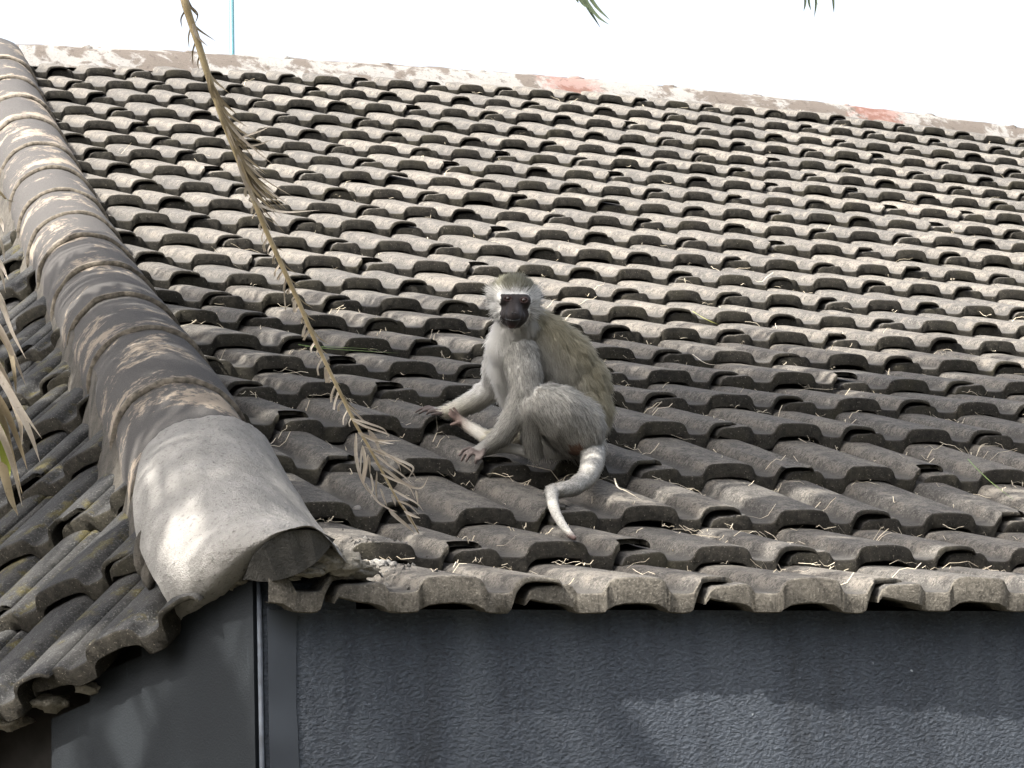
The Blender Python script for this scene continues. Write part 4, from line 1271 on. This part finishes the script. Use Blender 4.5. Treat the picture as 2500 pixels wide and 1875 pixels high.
# ------------------------------------------------------------------ litter on the tiles
def on_tile(X, y, off=0.0):
    """height of the tile surface under X,y: pan or roll of the course there"""
    c = int(np.searchsorted(ROW[:, 0], y, side='right') - 1); c = max(0, min(23, c))
    y0, y1 = ROW[c, 0], ROWX[c + 2, 0]
    w = (y - y0) / (y1 - y0)
    z = roofz(X, y0) * (1 - w) + (roofz(X, y1) - LIFT) * w - CREST
    k = (X / (2 * PITCH)); u = (k - round(k)) * 2 * PITCH
    return z + float(np.interp(u, PROF[:, 0], PROF[:, 1])) + off

def litter():
    rr = random.Random(21); mb = MB(); n = 0
    while n < 1050:
        c = min(23, int(abs(rr.gauss(0, 5.2)))) if rr.random() < .85 else rr.randrange(24)
        X = rr.uniform(-.75, 2.6 + c * .1); y = ROWX[c + 2, 0] - abs(rr.gauss(0, .045)) if rr.random() < .7 else rr.uniform(ROW[c, 0], ROWX[c + 2, 0])
        if X < hipx(y) + .16: continue
        L = rr.uniform(.012, .055) * (1 if rr.random() < .85 else 1.8); a = rr.uniform(0, math.pi); b = rr.uniform(-.5, .5)
        pts = []
        for u in np.linspace(-.5, .5, 5):
            x = X + math.cos(a) * L * u + b * L * u * u; yy = y + math.sin(a) * L * u * .8
            pts.append((x, yy, on_tile(x, min(yy, ROWX[c + 2, 0] - .003), .003 + .006 * rr.random() + .016 * abs(u) * rr.random())))
        v, f = strip(pts, rr.uniform(.0009, .0023), (rr.uniform(-.4, .4), -.6, .8), .1, lambda u: .8); mb.add(v, f, 0)
        n += 1
    o = mb.build('straw_litter', (M_STRAW,))
    tag(o, 'scattered dry straw and leaf scraps caught between the tiles', 'straw', kind='stuff')
    # flakes and pale crumbs
    mb = MB()
    for k in range(420):
        if k < 150: px, py = rr.gauss(905, 70), rr.gauss(1375, 26)
        else: px, py = rr.uniform(650, 2480), rr.uniform(620, 1400)
        p, d = hit(px, py, -.02)
        if p[0] < hipx(p[1]) + .1 or p[1] < .005: continue
        z = on_tile(p[0], p[1]); r = rr.uniform(.0012, .0032) * (1.5 if k < 150 else .75)
        q = [(p[0] + rr.uniform(-1, 1) * r, p[1] + rr.uniform(-1, 1) * r, z - r * .3), (p[0] + r, p[1] + rr.uniform(-1, 1) * r, z), (p[0], p[1] + r, z), (p[0] - r, p[1] - r * .3, z), (p[0] + rr.uniform(-.4, .4) * r, p[1] - .5 * r, z + r * rr.uniform(.8, 1.4))]
        mb.add(q, [(1, 2, 4), (2, 3, 4), (3, 1, 4), (3, 2, 1)], 0)
    o = mb.build('mortar_crumbs', (M_CEMENT,)); tag(o, 'crumbs of pale mortar scattered over the tiles', 'crumbs', kind='stuff')
litter()
for k, (px, py, r) in enumerate(((872, 1218, .0075), (905, 1356, .008), (918, 1352, .007), (932, 1360, .008), (946, 1358, .0065), (892, 1346, .006), (960, 1364, .006))):
    p, d = hit(px, py, -.012); z = on_tile(p[0], p[1], r * .5)
    o = lump('mortar_crumb', (p[0], p[1], z), r, k * 2.9, M_CEMENT, None, 2, (1, 1, .85), .5)
    tag(o, 'round crumb of grey mortar lying between the frond tip and the cement' if k == 0 else 'lump of grey mortar fallen beside the cement foot of the hip', 'mortar', 'single mortar crumb' if k == 0 else 'mortar lumps beside the hip foot')

def blade(name, pts, w, m, label):
    P = []
    for x, y, off in pts:
        p, d = hit(x, y, off); P.append(p)
    P = smoothpts(P, 14); v, f = strip(P, w, (0, -.5, .8), .2, lambda u: max(.1, 1 - u ** 3))
    tag(link(name, mesh(name, v, f, (m,), True)), label, 'grass')
blade('green_grass', [(728, 842, .02), (800, 852, .015), (880, 857, .012), (972, 862, .008)], .0045, M_GRASS, 'long green grass blade lying across the tiles beside the dead frond')
blade('green_grass', [(745, 846, .022), (820, 848, .02), (925, 853, .02)], .0035, M_GRASS, 'short pale green grass blade on the tiles beside the long one')
blade('grass_stalk', [(2362, 1120, .01), (2378, 1138, .025), (2420, 1178, .02), (2475, 1220, .012)], .0035, M_GRASS, 'bent green grass stalk sticking up from the tiles')
blade('green_grass', [(1690, 760, .01), (1720, 778, .012), (1752, 792, .01)], .0035, M_YELLOW, 'yellow green grass blade on a tile above the monkey')
blade('dry_stem', [(1690, 865, .012), (1725, 888, .02), (1770, 892, .015)], .003, M_STRAW, 'tan curved dry stem resting on the shaded tiles')
blade('dry_stem', [(1500, 1168, .01), (1508, 1190, .015), (1530, 1200, .015), (1565, 1220, .008)], .003, M_STRAW, 'bent white straw lying beside the monkey tail')
